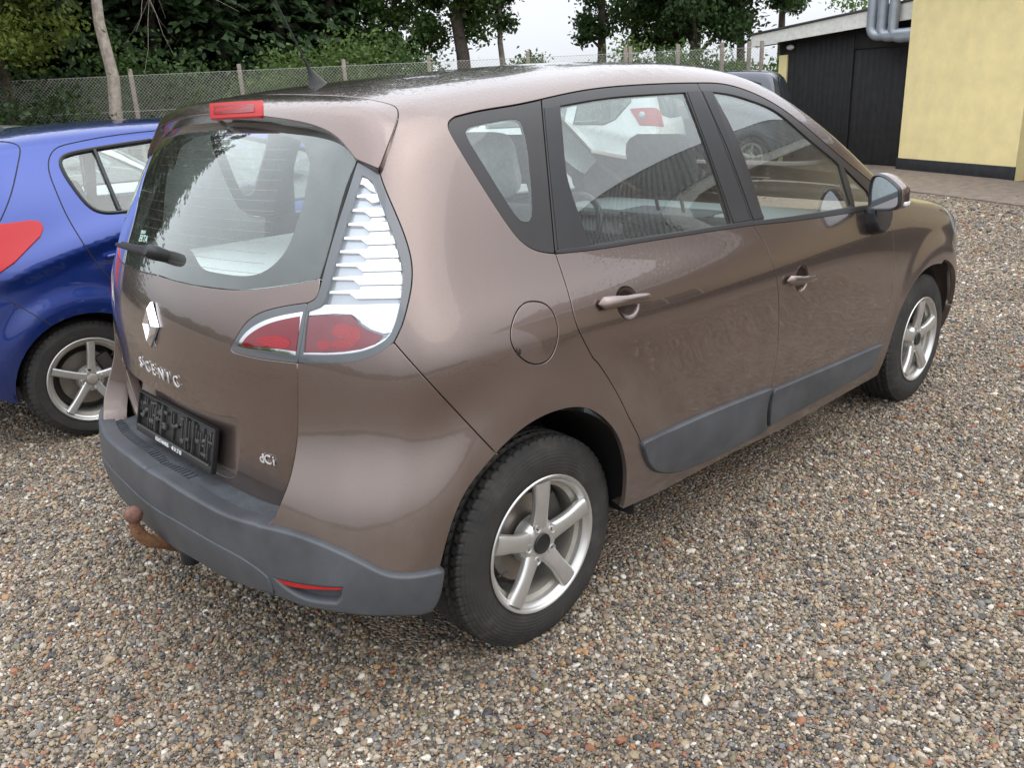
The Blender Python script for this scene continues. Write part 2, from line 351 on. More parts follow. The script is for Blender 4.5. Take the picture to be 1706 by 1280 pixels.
def unproject(px):
    D = pxray(px); return march(np.repeat(CAM[None], len(D), 0), D, .9, 6.5, 110, 16)
def spline_px(pts, step):
    """smooth curve through points (2d or 3d), resampled"""
    p = np.asarray(pts, float); kp = np.concatenate([[True], np.linalg.norm(np.diff(p, axis=0), axis=1) > 1e-5]); p = p[kp]
    if len(p) == 2: 
        n = max(2, int(np.linalg.norm(p[1]-p[0])/step)+1); return p[0]+(p[1]-p[0])*np.linspace(0, 1, n)[:, None]
    s = np.concatenate([[0], np.cumsum(np.sqrt(np.linalg.norm(np.diff(p, axis=0), axis=1)))])
    f = natspline(s, p); L = np.linalg.norm(np.diff(p, axis=0), axis=1).sum(); n = max(len(p)*2, int(L/step)+1)
    q = f(np.linspace(0, s[-1], n)); return q
def seg(pts, kind='px', gap=.0025, flange=True, sharp=False):
    """one boundary run; px runs are measured in the photograph and land on the body surface"""
    if kind == 'px':
        q = np.concatenate([spline_px(pts[i:i+2], 7)[:-1 if i < len(pts)-2 else None] for i in range(len(pts)-1)]) if sharp else spline_px(pts, 7)
        P = unproject(q)
    else: P = spline_px(pts, .018)
    return (P, gap, flange)
def polar(P, d):
    d = np.asarray(d, float); d /= np.linalg.norm(d); U = np.cross([0, 0, 1.], d); U = U/np.linalg.norm(U) if np.linalg.norm(U) > 1e-3 else np.array([1., 0, 0]); V = np.cross(d, U)
    return d, U, V
def in_poly(q, poly):
    x, y = q[:, 0:1], q[:, 1:2]; a = poly; b = np.roll(poly, -1, 0)
    c = ((a[:, 1] > y) != (b[:, 1] > y)); xi = (b[:, 0]-a[:, 0])*(y-a[:, 1])/np.where(b[:, 1] == a[:, 1], 1e-12, b[:, 1]-a[:, 1])+a[:, 0]
    return (np.sum(c & (x < xi), 1) % 2) == 1
def dist_poly(q, poly):
    a = poly; b = np.roll(poly, -1, 0); d = b-a; L = np.maximum((d*d).sum(1), 1e-12)
    t = np.clip(((q[:, None]-a[None])*d[None]).sum(2)/L, 0, 1); return np.linalg.norm(q[:, None]-(a[None]+t[..., None]*d[None]), axis=2).min(1)
def area(p): return .5*np.sum(p[:, 0]*np.roll(p[:, 1], -1)-np.roll(p[:, 0], -1)*p[:, 1])
def loop2d(segs, d, U, V, hole=False):
    pts = []; gaps = []; fl = []
    for k, (P, g, f) in enumerate(segs):
        q = np.stack([P@U, P@V], 1)
        r = [q[:1]]
        for a, b in zip(q[:-1], q[1:]):
            m_ = int(np.ceil(np.linalg.norm(b-a)/.026)); r.append(a+(b-a)*(np.arange(1, m_+1)/max(m_, 1))[:, None])
        q = np.concatenate(r)
        for i in range(len(q)):
            if pts and np.linalg.norm(q[i]-pts[-1]) < .0025:
                gaps[-1] = max(gaps[-1], g) if f else gaps[-1]; fl[-1] = fl[-1] or f; continue
            pts.append(q[i]); gaps.append(g); fl.append(f)
    while np.linalg.norm(pts[0]-pts[-1]) < .0025: pts.pop(); gaps.pop(); fl.pop()
    p = np.array(pts); g = np.array(gaps); f = np.array(fl)
    if (area(p) > 0) == hole: p = p[::-1]; g = g[::-1]; f = f[::-1]       # outer ccw, hole cw
    a = np.roll(p, 1, 0); b = np.roll(p, -1, 0); t1 = p-a; t2 = b-p
    t1 /= np.linalg.norm(t1, axis=1, keepdims=True)+1e-12; t2 /= np.linalg.norm(t2, axis=1, keepdims=True)+1e-12
    n1 = np.stack([-t1[:, 1], t1[:, 0]], 1); n2 = np.stack([-t2[:, 1], t2[:, 0]], 1); nn = n1+n2; nn /= np.maximum((nn*n1).sum(1, keepdims=True), .5)*1.0+1e-9
    return p+nn*g[:, None], f
def patch(name, segs, d, surf='body', off=0., h=.022, depth=.016, bev=.0012, holes=(), mat=None, parent=None, both=False, mirror=False, fn=None, quiet=False):
    KIND[0] = surf; FN[0] = fn
    d, U, V = polar(None, d)
    outer, fo = loop2d(segs, d, U, V)
    loops = [outer]; flags = [fo]
    for hs_ in holes:
        q, f = loop2d(hs_, d, U, V, True); loops.append(q); flags.append(f)
    lo, hi = outer.min(0), outer.max(0)
    gx, gy = np.meshgrid(np.arange(lo[0]+h*.5, hi[0], h), np.arange(lo[1]+h*.5, hi[1], h)); G = np.stack([gx.ravel(), gy.ravel()], 1)
    k = in_poly(G, outer)
    for q in loops[1:]: k &= ~in_poly(G, q)
    G = G[k]
    if len(G):
        k = np.ones(len(G), bool)
        for q in loops: k &= dist_poly(G, q) > h*.45
        G = G[k]
    pts = np.concatenate(loops+[G]); E = []; o = 0
    for q in loops: n = len(q); E += [(o+i, o+(i+1) % n) for i in range(n)]; o += n
    vs, es, fs, ov, oe, of = delaunay_2d_cdt([Vector(p) for p in pts], E, [], 0, 1e-6)
    vs = np.array([tuple(v) for v in vs]); tri = np.array([f for f in fs if len(f) == 3]); cen = vs[tri].mean(1)
    k = in_poly(cen, outer)
    for q in loops[1:]: k &= ~in_poly(cen, q)
    tri = tri[k]
    newid = {}
    for i, l in enumerate(ov):
        for s_ in l: newid[s_] = i
    allP = np.concatenate([s_[0] for s_ in segs]); td = allP@d
    O = vs[:, 0:1]*U+vs[:, 1:2]*V+(td.max()+.25)*d
    P = march(O, np.repeat(-d[None], len(O), 0), 0, td.max()-td.min()+.55, 26, 15); n3 = grad(P)
    base = P.copy(); P = P+n3*off
    if both:
        on0 = np.abs(P[:, 1]) < .004; P[on0, 1] = 0; n3[on0, 1] = 0; n3 /= np.linalg.norm(n3, axis=1, keepdims=True)
    Vt = [P]; Nt = [n3]; Ft = [tuple(t) for t in tri]; cnt = len(P)
    o = 0
    for q, fl in zip(loops, flags):
        n = len(q); ids = np.array([newid[o+i] for i in range(n)]); o += n
        if depth <= 0: continue
        p = P[ids]; nn = n3[ids]; tg = np.roll(p, -1, 0)-np.roll(p, 1, 0); tg /= np.linalg.norm(tg, axis=1, keepdims=True)+1e-12
        ou = np.cross(tg, nn); ou /= np.linalg.norm(ou, axis=1, keepdims=True)+1e-12
        rings = [(ids, None)]
        for (a_, dn, w_) in ((.3, .08, .35), (.7, .3, .75), (1., 1., 1.)) if bev > .003 else ((1., 1., .7),):
            pr = p+ou*bev*a_-nn*bev*dn; nr = nn*(1-w_)+ou*w_; Vt.append(pr); Nt.append(nr/np.linalg.norm(nr, axis=1, keepdims=True)); rings.append((np.arange(cnt, cnt+n), 1)); cnt += n
        for dd in (bev+.0008, depth):
            Vt.append(p+ou*bev-nn*dd); Nt.append(ou); rings.append((np.arange(cnt, cnt+n), 1)); cnt += n
        for (A, _), (B, _) in zip(rings[:-1], rings[1:]):
            for i in range(n):
                j = (i+1) % n
                if fl[i] and fl[j]: Ft.append((A[i], B[i], B[j], A[j])) if True else None
    Vt = np.concatenate(Vt); Nt = np.concatenate(Nt)
    # triangles must face outward
    ft = []
    a, b, c = Vt[tri[:, 0]], Vt[tri[:, 1]], Vt[tri[:, 2]]; flip = (np.cross(b-a, c-a)*Nt[tri[:, 0]]).sum(1) < 0
    for t_, fp in zip(tri, flip): ft.append(tuple(t_[::-1]) if fp else tuple(t_))
    for f in Ft[len(tri):]:
        a, b, c = Vt[f[0]], Vt[f[1]], Vt[f[2]]
        ft.append(f if np.dot(np.cross(b-a, c-a), Nt[f[1]]+Nt[f[0]]) >= 0 else f[::-1])
    def mirrored(V_, N_, F_): 
        m_ = np.array([1, -1, 1]); return V_*m_, N_*m_, [f[::-1] for f in F_]
    out = None
    if both:
        V2, N2, F2 = mirrored(Vt, Nt, ft); k = len(Vt)
        out = link(name, mesh_from(name, np.concatenate([Vt, V2]), ft+[tuple(i+k for i in f) for f in F2], np.concatenate([Nt, N2])), mat, parent)
    else:
        out = link(name, mesh_from(name, Vt, ft, Nt), mat, parent)
        if mirror is not False and mirror is not None:
            V2, N2, F2 = mirrored(Vt, Nt, ft); out2 = link(name, mesh_from(name, V2, F2, N2), mat, mirror if mirror is not True else parent)
            FN[0] = None; return out, out2
    FN[0] = None
    return out
def Zm(ox, oy, s): return lambda *p: [(ox+a/s, oy+b/s) for a, b in p]
Z1 = Zm(160, 140, 2.56); Z2 = Zm(160, 560, 2.56); Z3 = Zm(700, 100, 2.56); Z4 = Zm(1100, 120, 2.56); Z5 = Zm(700, 560, 2.462); Z6 = Zm(1400, 300, 3.2)
Zl = Zm(370, 260, 3.46); Zh = Zm(830, 480, 6.318); Zb = Zm(170, 680, 4.571); Zc = Zm(440, 740, 4.268)
# ------------------------------------------------------------------ brown car
car = empty('minivan', (0, 0, 0))
tag(car, 'brown metallic five-door minivan with grey bumper cladding and rusty tow hook, nearest the camera', 'car')
KIND[0] = 'body'; FN[0] = None
# shared shut lines, traced once
L_spj = seg([(486, 157), (527, 158), (574, 160), (621, 166.5), (650, 173.5), (660, 179), (663.5, 190), (658, 214), (646, 243), (631, 282)])
spj0 = L_spj[0][0]
L_spc = (np.array([[spj0[0]-.004, 0, 0], [spj0[0]-.002, spj0[1]*.5, 0], [spj0[0], spj0[1], 0]]), .0025, True)
L_spc = (np.stack([L_spc[0][:, 0], L_spc[0][:, 1], Rf(L_spc[0][:, 0], L_spc[0][:, 1])], 1), .0025, True)
L_lampR = seg([(631, 282)]+Zl((925, 150), (970, 260), (1030, 400), (1075, 530), (1095, 640), (1090, 760), (1065, 880), (1035, 980), (990, 1075)))
L_lampB = seg(Zl((990, 1075), (920, 1130), (830, 1172), (740, 1192), (600, 1200), (435, 1195)))
L_lampL = seg(Zl((780, 30), (700, 280), (640, 470), (580, 690), (555, 785), (530, 828), (490, 848)))
L_lampT = seg([Zl((780, 30))[0], (631, 282)])
L_inT = seg(Zl((490, 848), (400, 860), (280, 885), (200, 915), (140, 960), (90, 1030), (55, 1090), (48, 1112), (65, 1133)))
L_inB = seg(Zl((65, 1133), (200, 1165), (320, 1182), (435, 1195)))
L_bq = seg([(656, 571)]+Z5((0, 150), (315, 485)))
ARCH1 = Z5((100, 880), (150, 720), (215, 600), (310, 485))
ARCH2 = Z5((310, 485), (400, 400), (480, 345), (560, 310), (640, 295), (700, 305), (760, 345), (810, 410), (840, 500), (847, 580), (838, 680), (828, 712))
L_arch1 = seg([(732, 953)]+ARCH1)
L_arch2 = seg(ARCH2)
L_sillj = seg([Z5((828, 712))[0], Z5((935, 528))[0]], gap=0, flange=False)
RD_REAR_LOW = Z3((578, 825), (610, 920), (640, 1020), (665, 1120), (700, 1200), (745, 1280))+Z5((720, 100), (800, 220), (860, 340), (905, 435), (918, 490), (935, 528))
L_rdlow = seg(RD_REAR_LOW)
RD_BOT = Z5((935, 528), (965, 549), (1005, 554), (1060, 545), (1200, 490), (1300, 440), (1425, 377))
L_rdbot = seg(RD_BOT)
L_rdup = seg(Z3((519, 168), (540, 400), (560, 620), (578, 825)))
L_qw = seg(Z3((578, 825), (530, 820), (480, 805), (430, 770), (380, 710), (300, 590), (200, 430), (130, 310), (121, 285), (124, 262), (150, 240)))
L_qwt = seg(Z3((150, 240), (250, 215), (400, 190), (519, 165)))
L_roofr = seg(Z3((519, 165), (700, 127), (900, 106), (1100, 97), (1182, 96)))
L_rooff = seg(Z3((1182, 96))+Z4((250, 47), (350, 70), (480, 130), (600, 215), (700, 300), (830, 410), (905, 470)))
L_Bup = seg(Z3((1182, 96), (1240, 220), (1300, 370), (1360, 530), (1420, 703)))
L_Blow = seg(Z3((1420, 703), (1470, 780), (1505, 870), (1525, 960), (1530, 1100), (1522, 1260))+[(1285, 648), Z5((1425, 377))[0]])
L_belt1 = seg(Z3((578, 825), (740, 808), (1000, 767), (1420, 703)))
L_belt2 = seg(Z3((1420, 703))+Z4((640, 625), (880, 590), (960, 583)))
L_Aup = seg([Z4((905, 470))[0], Z4((935, 540))[0], Z4((960, 583))[0]])
L_Alow = seg([Z4((960, 583))[0], (1486, 381), (1489, 425), (1486, 475), (1480, 519), (1470, 559), (1464, 578), (1455, 603), (1450, 612)])
L_fdbot = seg([Z5((1425, 377))[0], (1340, 677), (1400, 643), (1450, 612)])
SILL_BOT = [Z5((828, 712))[0]]+Z5((1000, 632), (1300, 472), (1477, 386))+[(1380, 672), (1461, 626)]
L_sill = seg(SILL_BOT)
FARCH = [(1461, 626)]+Z6((240, 940), (290, 780), (340, 650), (400, 540), (450, 480), (500, 450), (540, 445))
L_farch = seg(FARCH)
fa_end = L_farch[0][-1]
def line3(*p, gap=.0025, flange=True): return (spline_px(np.array(p, float), .03), gap, flange)
def body_y(x, z): return -W(np.array([x]), np.array([z]))[0]
ws0 = L_rooff[0][-1]
L_ws = (march(np.array([[x, y, 3.] for x, y in spline_px([(ws0[0]+.02, ws0[1]+.10), (1.95, -.69), (1.70, -.635), (1.50, -.57), (1.43, -.45), (1.40, -.2), (1.395, 0)], .03)]), np.array([[0, 0, -1.]]*len(spline_px([(ws0[0]+.02, ws0[1]+.10), (1.95, -.69), (1.70, -.635), (1.50, -.57), (1.43, -.45), (1.40, -.2), (1.395, 0)], .03))), 0, 3, 60), .003, True)
rc = L_ws[0][-1]; sc0 = L_spc[0][0]
L_mid = (np.stack([np.linspace(rc[0], sc0[0], 60), np.zeros(60), Rf(np.linspace(rc[0], sc0[0], 60), np.zeros(60))], 1), 0., False)
# fuel flap
def ell_px(cx, cy, a, b, rot=0, n=40):
    return [(cx+a*math.cos(2*PI*i/n)*math.cos(rot)-b*math.sin(2*PI*i/n)*math.sin(rot), cy+a*math.cos(2*PI*i/n)*math.sin(rot)+b*math.sin(2*PI*i/n)*math.cos(rot)) for i in range(n+1)]
FLAP = Zh((395, 140), (300, 150), (215, 220), (155, 350), (132, 480), (145, 590), (215, 705), (310, 780), (410, 803), (510, 770), (590, 660), (630, 500), (622, 380), (570, 240), (480, 160), (395, 140))
L_flap = seg(FLAP)
import time as _t; T0 = _t.time()
patch('body_shell', [L_spc, L_spj, L_lampR, L_bq, L_arch2, L_sillj, L_rdlow[:1]+L_rdlow[1:], L_qw, L_qwt, L_roofr, L_rooff, (np.array([L_rooff[0][-1], L_ws[0][0]]), .0, False), L_ws, L_mid] if False else
      [L_spc, L_spj, L_lampR, L_bq, L_arch2, L_sillj, (L_rdlow[0][::-1], .0025, True), L_qw, L_qwt, L_roofr, L_rooff, L_ws, L_mid],
      (-.25, -.62, .72), holes=[[L_flap]], mat=M['brown'], parent=car, both=True, h=.024)
flap, _ = patch('fuel_flap', [L_flap], (-.2, -1, .1), mat=M['brown'], parent=car, mirror=None) if False else (patch('fuel_flap', [L_flap], (-.2, -1, .1), mat=M['brown'], parent=car), 0)
fn_px = Zh((215, 672))[0]
fp = unproject([fn_px])[0]; fnn = grad(np.array([fp]))[0]
MB().sphere(fp+fnn*.0, (.008, .004, .012), 12, 8).build('finger_notch', M['black_plastic'], flap)
for o, o2 in [patch('sill', [(L_sillj[0][::-1], 0., False), L_sill, seg([(1461, 626), (1450, 612)], gap=0), (L_fdbot[0][::-1], .0025, True), (L_rdbot[0][::-1], .0025, True)], (0, -1, -.25), mat=M['brown'], parent=car, mirror=True, depth=.05)]: pass
# rear glass and tail gate
KIND[0] = 'gate'
GB = Z1((260, 815), (400, 855), (560, 877), (640, 878), (800, 860), (955, 832))
g = unproject(GB); g0 = g[0]
L_gbot = seg(GB)
gl0 = L_gbot[0][0]
def row3(pts, z=None): return np.array(pts, float)
L_gbc = (np.array([[gl0[0]-.001, 0, gl0[2]], [gl0[0], gl0[1], gl0[2]]]), .002, True)
L_gR = seg(Z1((955, 832), (985, 740), (1030, 570), (1075, 420), (1115, 328)))
gt = L_gR[0][-1]
L_gtop = (np.array([gt, [-.385, -.52, 1.52], [-.40, -.3, 1.555], [-.405, 0, 1.565]]), .002, True)
L_gtop = (spline_px(L_gtop[0], .03), .002, True)
L_gmid = (np.array([[-.405, 0, 1.565], [-.52, 0, 1.35], [-.60, 0, 1.22], [gl0[0], 0, gl0[2]]]), 0., False)
DT = (-1, 0, .25)
rear_window = patch('rear_window', [L_gbc, L_gbot, L_gR, L_gtop, L_gmid], DT, surf='gate', mat=M['rear_glass'], parent=car, both=True, depth=.004, h=.03)
KIND[0] = 'gate'
CLEAR_R = Z1((560, 812), (660, 815), (740, 780), (810, 700), (850, 600), (880, 500), (905, 360), (905, 300), (880, 250), (800, 215), (700, 195), (600, 185))
cr = unproject(CLEAR_R)
c_bot = cr[0]; c_top = cr[-1]
cl_pts = spline_px(cr, .02)
c_up = np.array([[c_top[0]-.01, 0, c_top[2]+.012], [c_top[0], c_top[1], c_top[2]]])
# hump of the border round the wiper spindle, a little off centre in the photograph
hump = unproject(Z1((235, 682), (300, 682), (370, 692), (405, 715), (425, 750), (450, 785), (500, 802), (560, 812)))
hz_top = hump[0][2]
L_cl = [(spline_px(np.array([[hump[0][0], 0, hump[1][2]], *hump[2:]]), .02), 0, True), (cl_pts, 0, True), (spline_px(c_up[::-1], .03), 0, True), (np.array([[c_top[0]-.01, 0, c_top[2]+.012], [hump[0][0], 0, hump[1][2]]]), 0, False)]
hole_half = L_cl
patch('window_border', [L_gbc, L_gbot, L_gR, L_gtop, (np.array([[-.405, 0, 1.565], [c_top[0]-.01, 0, c_top[2]+.012]]), 0, False), (spline_px(c_up, .03), 0, True), (cl_pts[::-1], 0, True), (L_cl[0][0][::-1], 0, True), (np.array([[hump[0][0], 0, hump[1][2]], [gl0[0], 0, gl0[2]]]), 0, False)],
      DT, surf='gate', off=-.004, mat=M['frit'], parent=rear_window, both=True, depth=0, h=.03)
# heating wires
mb = MB(); KIND[0] = 'gate'
for i in range(13):
    z_ = 1.175+i*.024
    ys = np.linspace(-.47+.006*i, .47-.006*i, 24); O = np.stack([np.full(24, -1.5), ys, np.full(24, z_+.0)], 1)
    P = march(O, np.array([[1., 0, 0]]*24), 0, 1.5, 30, 14); n_ = grad(P); mb.tube(P-n_*.003, .0007, 4)
mb.build('heating_wires', M['defog'], rear_window)
# painted gate
KIND[0] = 'gate'
GBB = Z2((775, 745), (690, 722), (600, 683), (500, 645), (430, 612))
L_ggap = seg(Z2((860, 120), (862, 300), (861, 400), (855, 470), (830, 600), (800, 685), (775, 745)), gap=.003)
L_ggap_gate = L_ggap
L_gb = seg(GBB); gb_ = L_gb[0][-1]
L_gbm = (spline_px(np.array([gb_, [gb_[0]-.012, gb_[1]*.5, gb_[2]-.003], [gb_[0]-.016, 0, gb_[2]-.004]]), .03), .003, True)
L_lampLg = seg(Zl((563, 712), (555, 785), (530, 828), (490, 848)))
L_gend = seg([GB[-1], Zl((563, 712))[0]])
L_inTg = seg(Zl((490, 848), (400, 860), (280, 885), (200, 915), (140, 960), (90, 1030), (55, 1090), (48, 1112), (65, 1133)))
L_inBg = seg(Zl((65, 1133), (200, 1165), (320, 1182), (435, 1195)))
g_top0 = L_gbot[0][0]
# plate pocket (right half): fold line above the plate, its rounded end and the lower rim
pk = unproject(Z2((370, 285), (480, 325), (560, 343), (605, 355), (622, 385), (622, 420), (612, 500), (600, 590), (580, 608), (540, 600), (490, 575)))
pk_t = [pk[0][0], 0, pk[0][2]+.002]; pk_b = [pk[-1][0]-.01, 0, pk[-1][2]-.004]
POCK = spline_px(np.array([pk_t, *pk, pk_b]), .015); POCK[0, 1] = 0; POCK[-1, 1] = 0
gate = patch('tailgate', [(L_gbc[0], .002, True), L_gbot, L_gend, L_lampLg, L_inTg, L_inBg, L_ggap, L_gb, L_gbm,
        (np.array([L_gbm[0][-1], pk_b]), 0, False), (POCK[::-1], 0, True), (np.array([pk_t, [g_top0[0], 0, g_top0[2]]]), 0, False)], (-1, 0, .05), surf='gate', mat=M['brown'], parent=car, both=True, depth=.03, bev=.003)
# pocket floor
def pocket_fn(P): return (Tf(P[:, 1], P[:, 2], _Tp)-P[:, 0])*.95
_Tp = natspline([.45, .60, .66, .74, .82, .95], [-.640, -.664, -.655, -.640, -.632, -.628])
patch('plate_recess', [(POCK, 0., False), (np.array([pk_b, pk_t]), 0., False)], (-1, 0, .05), mat=M['brown'], parent=gate, both=True, depth=0, h=.04, fn=pocket_fn)
# rear bumper: painted corner, grey cladding and step pad
KIND[0] = 'body'
CL_TOP = Z2((710, 815), (850, 850), (960, 890), (1040, 925), (1150, 980), (1230, 1018), (1300, 1029), (1380, 1024), (1465, 1005))
L_ct = seg(CL_TOP)
L_pad = seg(Z2((775, 745), (765, 775), (745, 797), (710, 815)))
L_ggapb = seg(Z2((860, 120), (862, 300), (861, 400), (855, 470), (830, 600), (800, 685), (775, 745)), gap=.001)
bl, br_ = patch('bumper', [L_lampB, (L_bq[0], .0025, True), (L_arch1[0][::-1], .002, True), (L_ct[0][::-1], .0, True), (L_pad[0][::-1], 0., True), (L_ggapb[0][::-1], .001, True)], (-.75, -.7, .1), mat=M['brown'], parent=car, mirror=True, depth=.075, bev=.0025)
RIM = Zb((1200, 895), (1000, 835), (850, 765), (700, 680), (560, 595), (500, 552))
L_rim = seg(RIM, gap=0)
r_ = L_rim[0][-1]
L_rimm = (spline_px(np.array([r_, [r_[0]-.008, r_[1]*.5, r_[2]-.002], [r_[0]-.010, 0, r_[2]-.003]]), .03), 0., True)
CL_BOT = Zb((600, 1040), (760, 1130), (900, 1215), (1010, 1275))+Zc((180, 1075), (280, 1112), (400, 1140), (560, 1165), (760, 1185), (950, 1188), (1100, 1183), (1170, 1165))
L_cb = seg(CL_BOT, gap=0); cb0 = L_cb[0][0]
L_cbm = (np.array([[cb0[0]-.002, 0, cb0[2]-.002], cb0]), 0., True)
L_ce = seg(Zc((1170, 1165), (1215, 1080), (1248, 905)), gap=0)
RF = Zc((70, 920), (250, 960), (430, 985), (583, 992), (585, 1040), (575, 1090), (540, 1128), (400, 1118), (260, 1075), (150, 1000), (70, 920))
L_rf = seg(RF[:4], gap=0); L_rf2 = seg(RF[3:7], gap=0); L_rf3 = seg(RF[6:], gap=0)
L_ctc = (L_ct[0], 0., True)
clad = patch('bumper_cladding', [(L_ctc[0][::-1], 0., True), (L_rim[0], 0., True), L_rimm, (np.array([L_rimm[0][-1], L_cbm[0][0]]), 0., False), L_cbm, L_cb, L_ce], (-.9, -.45, .0), off=.014, mat=M['clad'], parent=car, both=True, depth=.05, bev=.012, holes=[[L_rf, L_rf2, L_rf3]], h=.02)
for nm, poly, mt, of in (('reflector', Zc((70, 920), (250, 960), (430, 985), (583, 992), (580, 1012), (480, 1022), (330, 1015), (170, 985), (70, 920)), 'reflector_red', .011),
                     ('reflector_shelf', Zc((120, 955), (300, 1000), (480, 1015), (585, 1005), (590, 1060), (545, 1135), (400, 1125), (250, 1085), (120, 955)), 'clad', -.008)):
    a_ = [seg(poly[:4], gap=0), seg(poly[3:], gap=0)]
    patch(nm, a_, (-.75, -.6, 0), off=of, mat=M[mt], parent=clad, mirror=True, depth=.008, h=.012)
KIND[0] = 'body'
CRL = Zb((490, 785), (640, 868), (880, 1008), (1100, 1128))+Zc((30, 905), (60, 935))
L_crl = seg(CRL, gap=0); cr0 = L_crl[0][0]
L_crc = (np.array([[cr0[0]-.003, 0, cr0[2]-.001], cr0]), 0., True)
L_cb2 = seg(Zb((600, 1040), (760, 1130), (900, 1215), (1010, 1275))+Zc((100, 1030)), gap=0)
patch('lower_cladding', [L_crc, L_crl, seg([Zc((60, 935))[0], Zc((100, 1030))[0]], gap=0), (L_cb2[0][::-1], 0., True), (L_cbm[0][::-1], 0., True), (np.array([L_cbm[0][0], L_crc[0][0]]), 0., False)], (-.95, -.3, .0), off=.0185, mat=M['clad'], parent=clad, both=True, depth=.006, bev=.0035, h=.025)
# step pad: a slightly crowned shelf between gate and rim, with ribs
padB = spline_px(np.concatenate([L_rimm[0][::-1][:, :], L_rim[0][::-1], L_pad[0][::-1][1:3]]), .02)
n_ = 70
ys = np.linspace(0, -.548, n_)
rimf = spline_px(padB, .004)
gatef = np.concatenate([L_gbm[0][::-1], L_gb[0][::-1]])
def at_y(C, y): 
    o = np.argsort(C[:, 1]); return np.array([np.interp(y, C[o, 1], C[o, k]) for k in range(3)])
V_ = []; Fc_ = []; prof = [0, .06, .15, .5, .82, .90, .96]
ysym = np.concatenate([ys[::-1], -ys[1:]])
for y in ysym:
    a = at_y(gatef, -abs(y)); b_ = at_y(rimf, -abs(y)); a[1] = b_[1] = y; a = a+np.array([.03, 0, .0]); a[2] = b_[2]+.004
    for s_ in prof:
        p = a+(b_-a)*s_; p[2] += {0: 0, .06: 0, .15: -.001, .5: -.0015, .82: -.001, .90: .002, .96: -.012}[s_]; ef = min(1., max(0., (.548-abs(y))/.06)); p[0] -= .014*min(1, s_); p[2] -= (1-ef)*.006*s_; V_.append(p)
k_ = len(prof)
for i in range(len(ysym)-1):
    for j in range(k_-1): Fc_.append((i*k_+j, i*k_+j+1, (i+1)*k_+j+1, (i+1)*k_+j))
pad = MB().add(V_, Fc_).build('step_pad', M['clad_rib'], clad, autosmooth=60)
mbr = MB()
for i in range(36):
    y = -.15+i*.0197
    a = at_y(gatef, -abs(y)); b_ = at_y(rimf, -abs(y)); a[1] = b_[1] = y; a[0] += .03-.012; b_[0] -= .012; a[2] = b_[2]+.004
    p0 = a+(b_-a)*.38; p1 = a+(b_-a)*.84
    c_ = (p0+p1)/2; mbr.box(c_+np.array([0, 0, .0005]), (abs(p1[0]-p0[0]), .0095, .005), bev=.0015)
mbr.build('step_pad_ribs', M['clad_rib'], clad)['kind'] = 'stuff'
# spoiler and third brake light
SP_TE = Z1((712, 133), (850, 153), (960, 183), (1040, 233), (1100, 305), (1118, 325), (1205, 362))
KIND[0] = 'spoiler'
L_sl = seg(Z1((712, 133), (850, 153), (960, 183), (1040, 233), (1095, 298), (1118, 324)), gap=0)
L_st = seg([Z1((1118, 324))[0], (631, 281)], gap=.002)
L_spj2 = seg([(486, 157), (527, 158), (574, 160), (621, 166.5), (650, 173.5), (660, 179), (663.5, 190), (658, 214), (646, 243), (631, 281)])
p0 = L_sl[0][0]; j0 = L_spj2[0][0]
zmid = p0[2]+.006
L_slc = (np.array([[p0[0]-.006, 0, zmid], [p0[0]-.004, p0[1]*.5, zmid-.002], p0]), 0., True)
L_sjc = (np.array([j0, [j0[0]-.002, j0[1]*.5, Rf(j0[0], j0[1]*.5)], [j0[0]-.004, 0, Rf(j0[0], 0.)]]), .0025, True)
xs_ = np.linspace(j0[0]-.004, p0[0]-.006, 14)
L_smid = (np.array([[j0[0]-.004, 0, Rf(j0[0], 0.)], [p0[0]+.02, 0, zmid+.04], [p0[0]-.006, 0, zmid]]), 0., False)
spoiler = patch('spoiler', [L_slc, L_sl, L_st, (L_spj2[0][::-1], .0025, True), L_sjc, L_smid], (-.75, -.15, .65), surf='spoiler', mat=M['brown'], parent=car, both=True, depth=.09, bev=.004, h=.02)
KIND[0] = 'spoiler'
patch('brake_light', [seg([(350.5, 173.5), (394, 170.5), (437.5, 168.5)], gap=0), seg([(437.5, 168.5), (438, 193.5)], gap=0), seg([(438, 193.5), (394, 195), (352, 197.5)], gap=0), seg([(352, 197.5), (350.5, 173.5)], gap=0)], (-1, -.2, .3), surf='spoiler', off=.003, mat=M['red_brake'], parent=spoiler, depth=.010, bev=.002)
KIND[0] = 'spoiler'
patch('brake_window', [seg([(357, 178), (394, 175.5), (425, 174), (425, 187.5), (394, 189.5), (358, 192), (357, 178)], gap=0, sharp=True)], (-1, -.2, .3), surf='spoiler', off=.0036, mat=M['brake_dark'], parent=spoiler, depth=0)
for sg in (1, -1):
    KIND[0] = 'gate'; nn = grad(L_gR[0]); MB().tube([tuple(q) for q in (L_gR[0]-nn*.016)*np.array([1, sg, 1])], .015, 8).build('window_seal', M['black_gap'], rear_window)
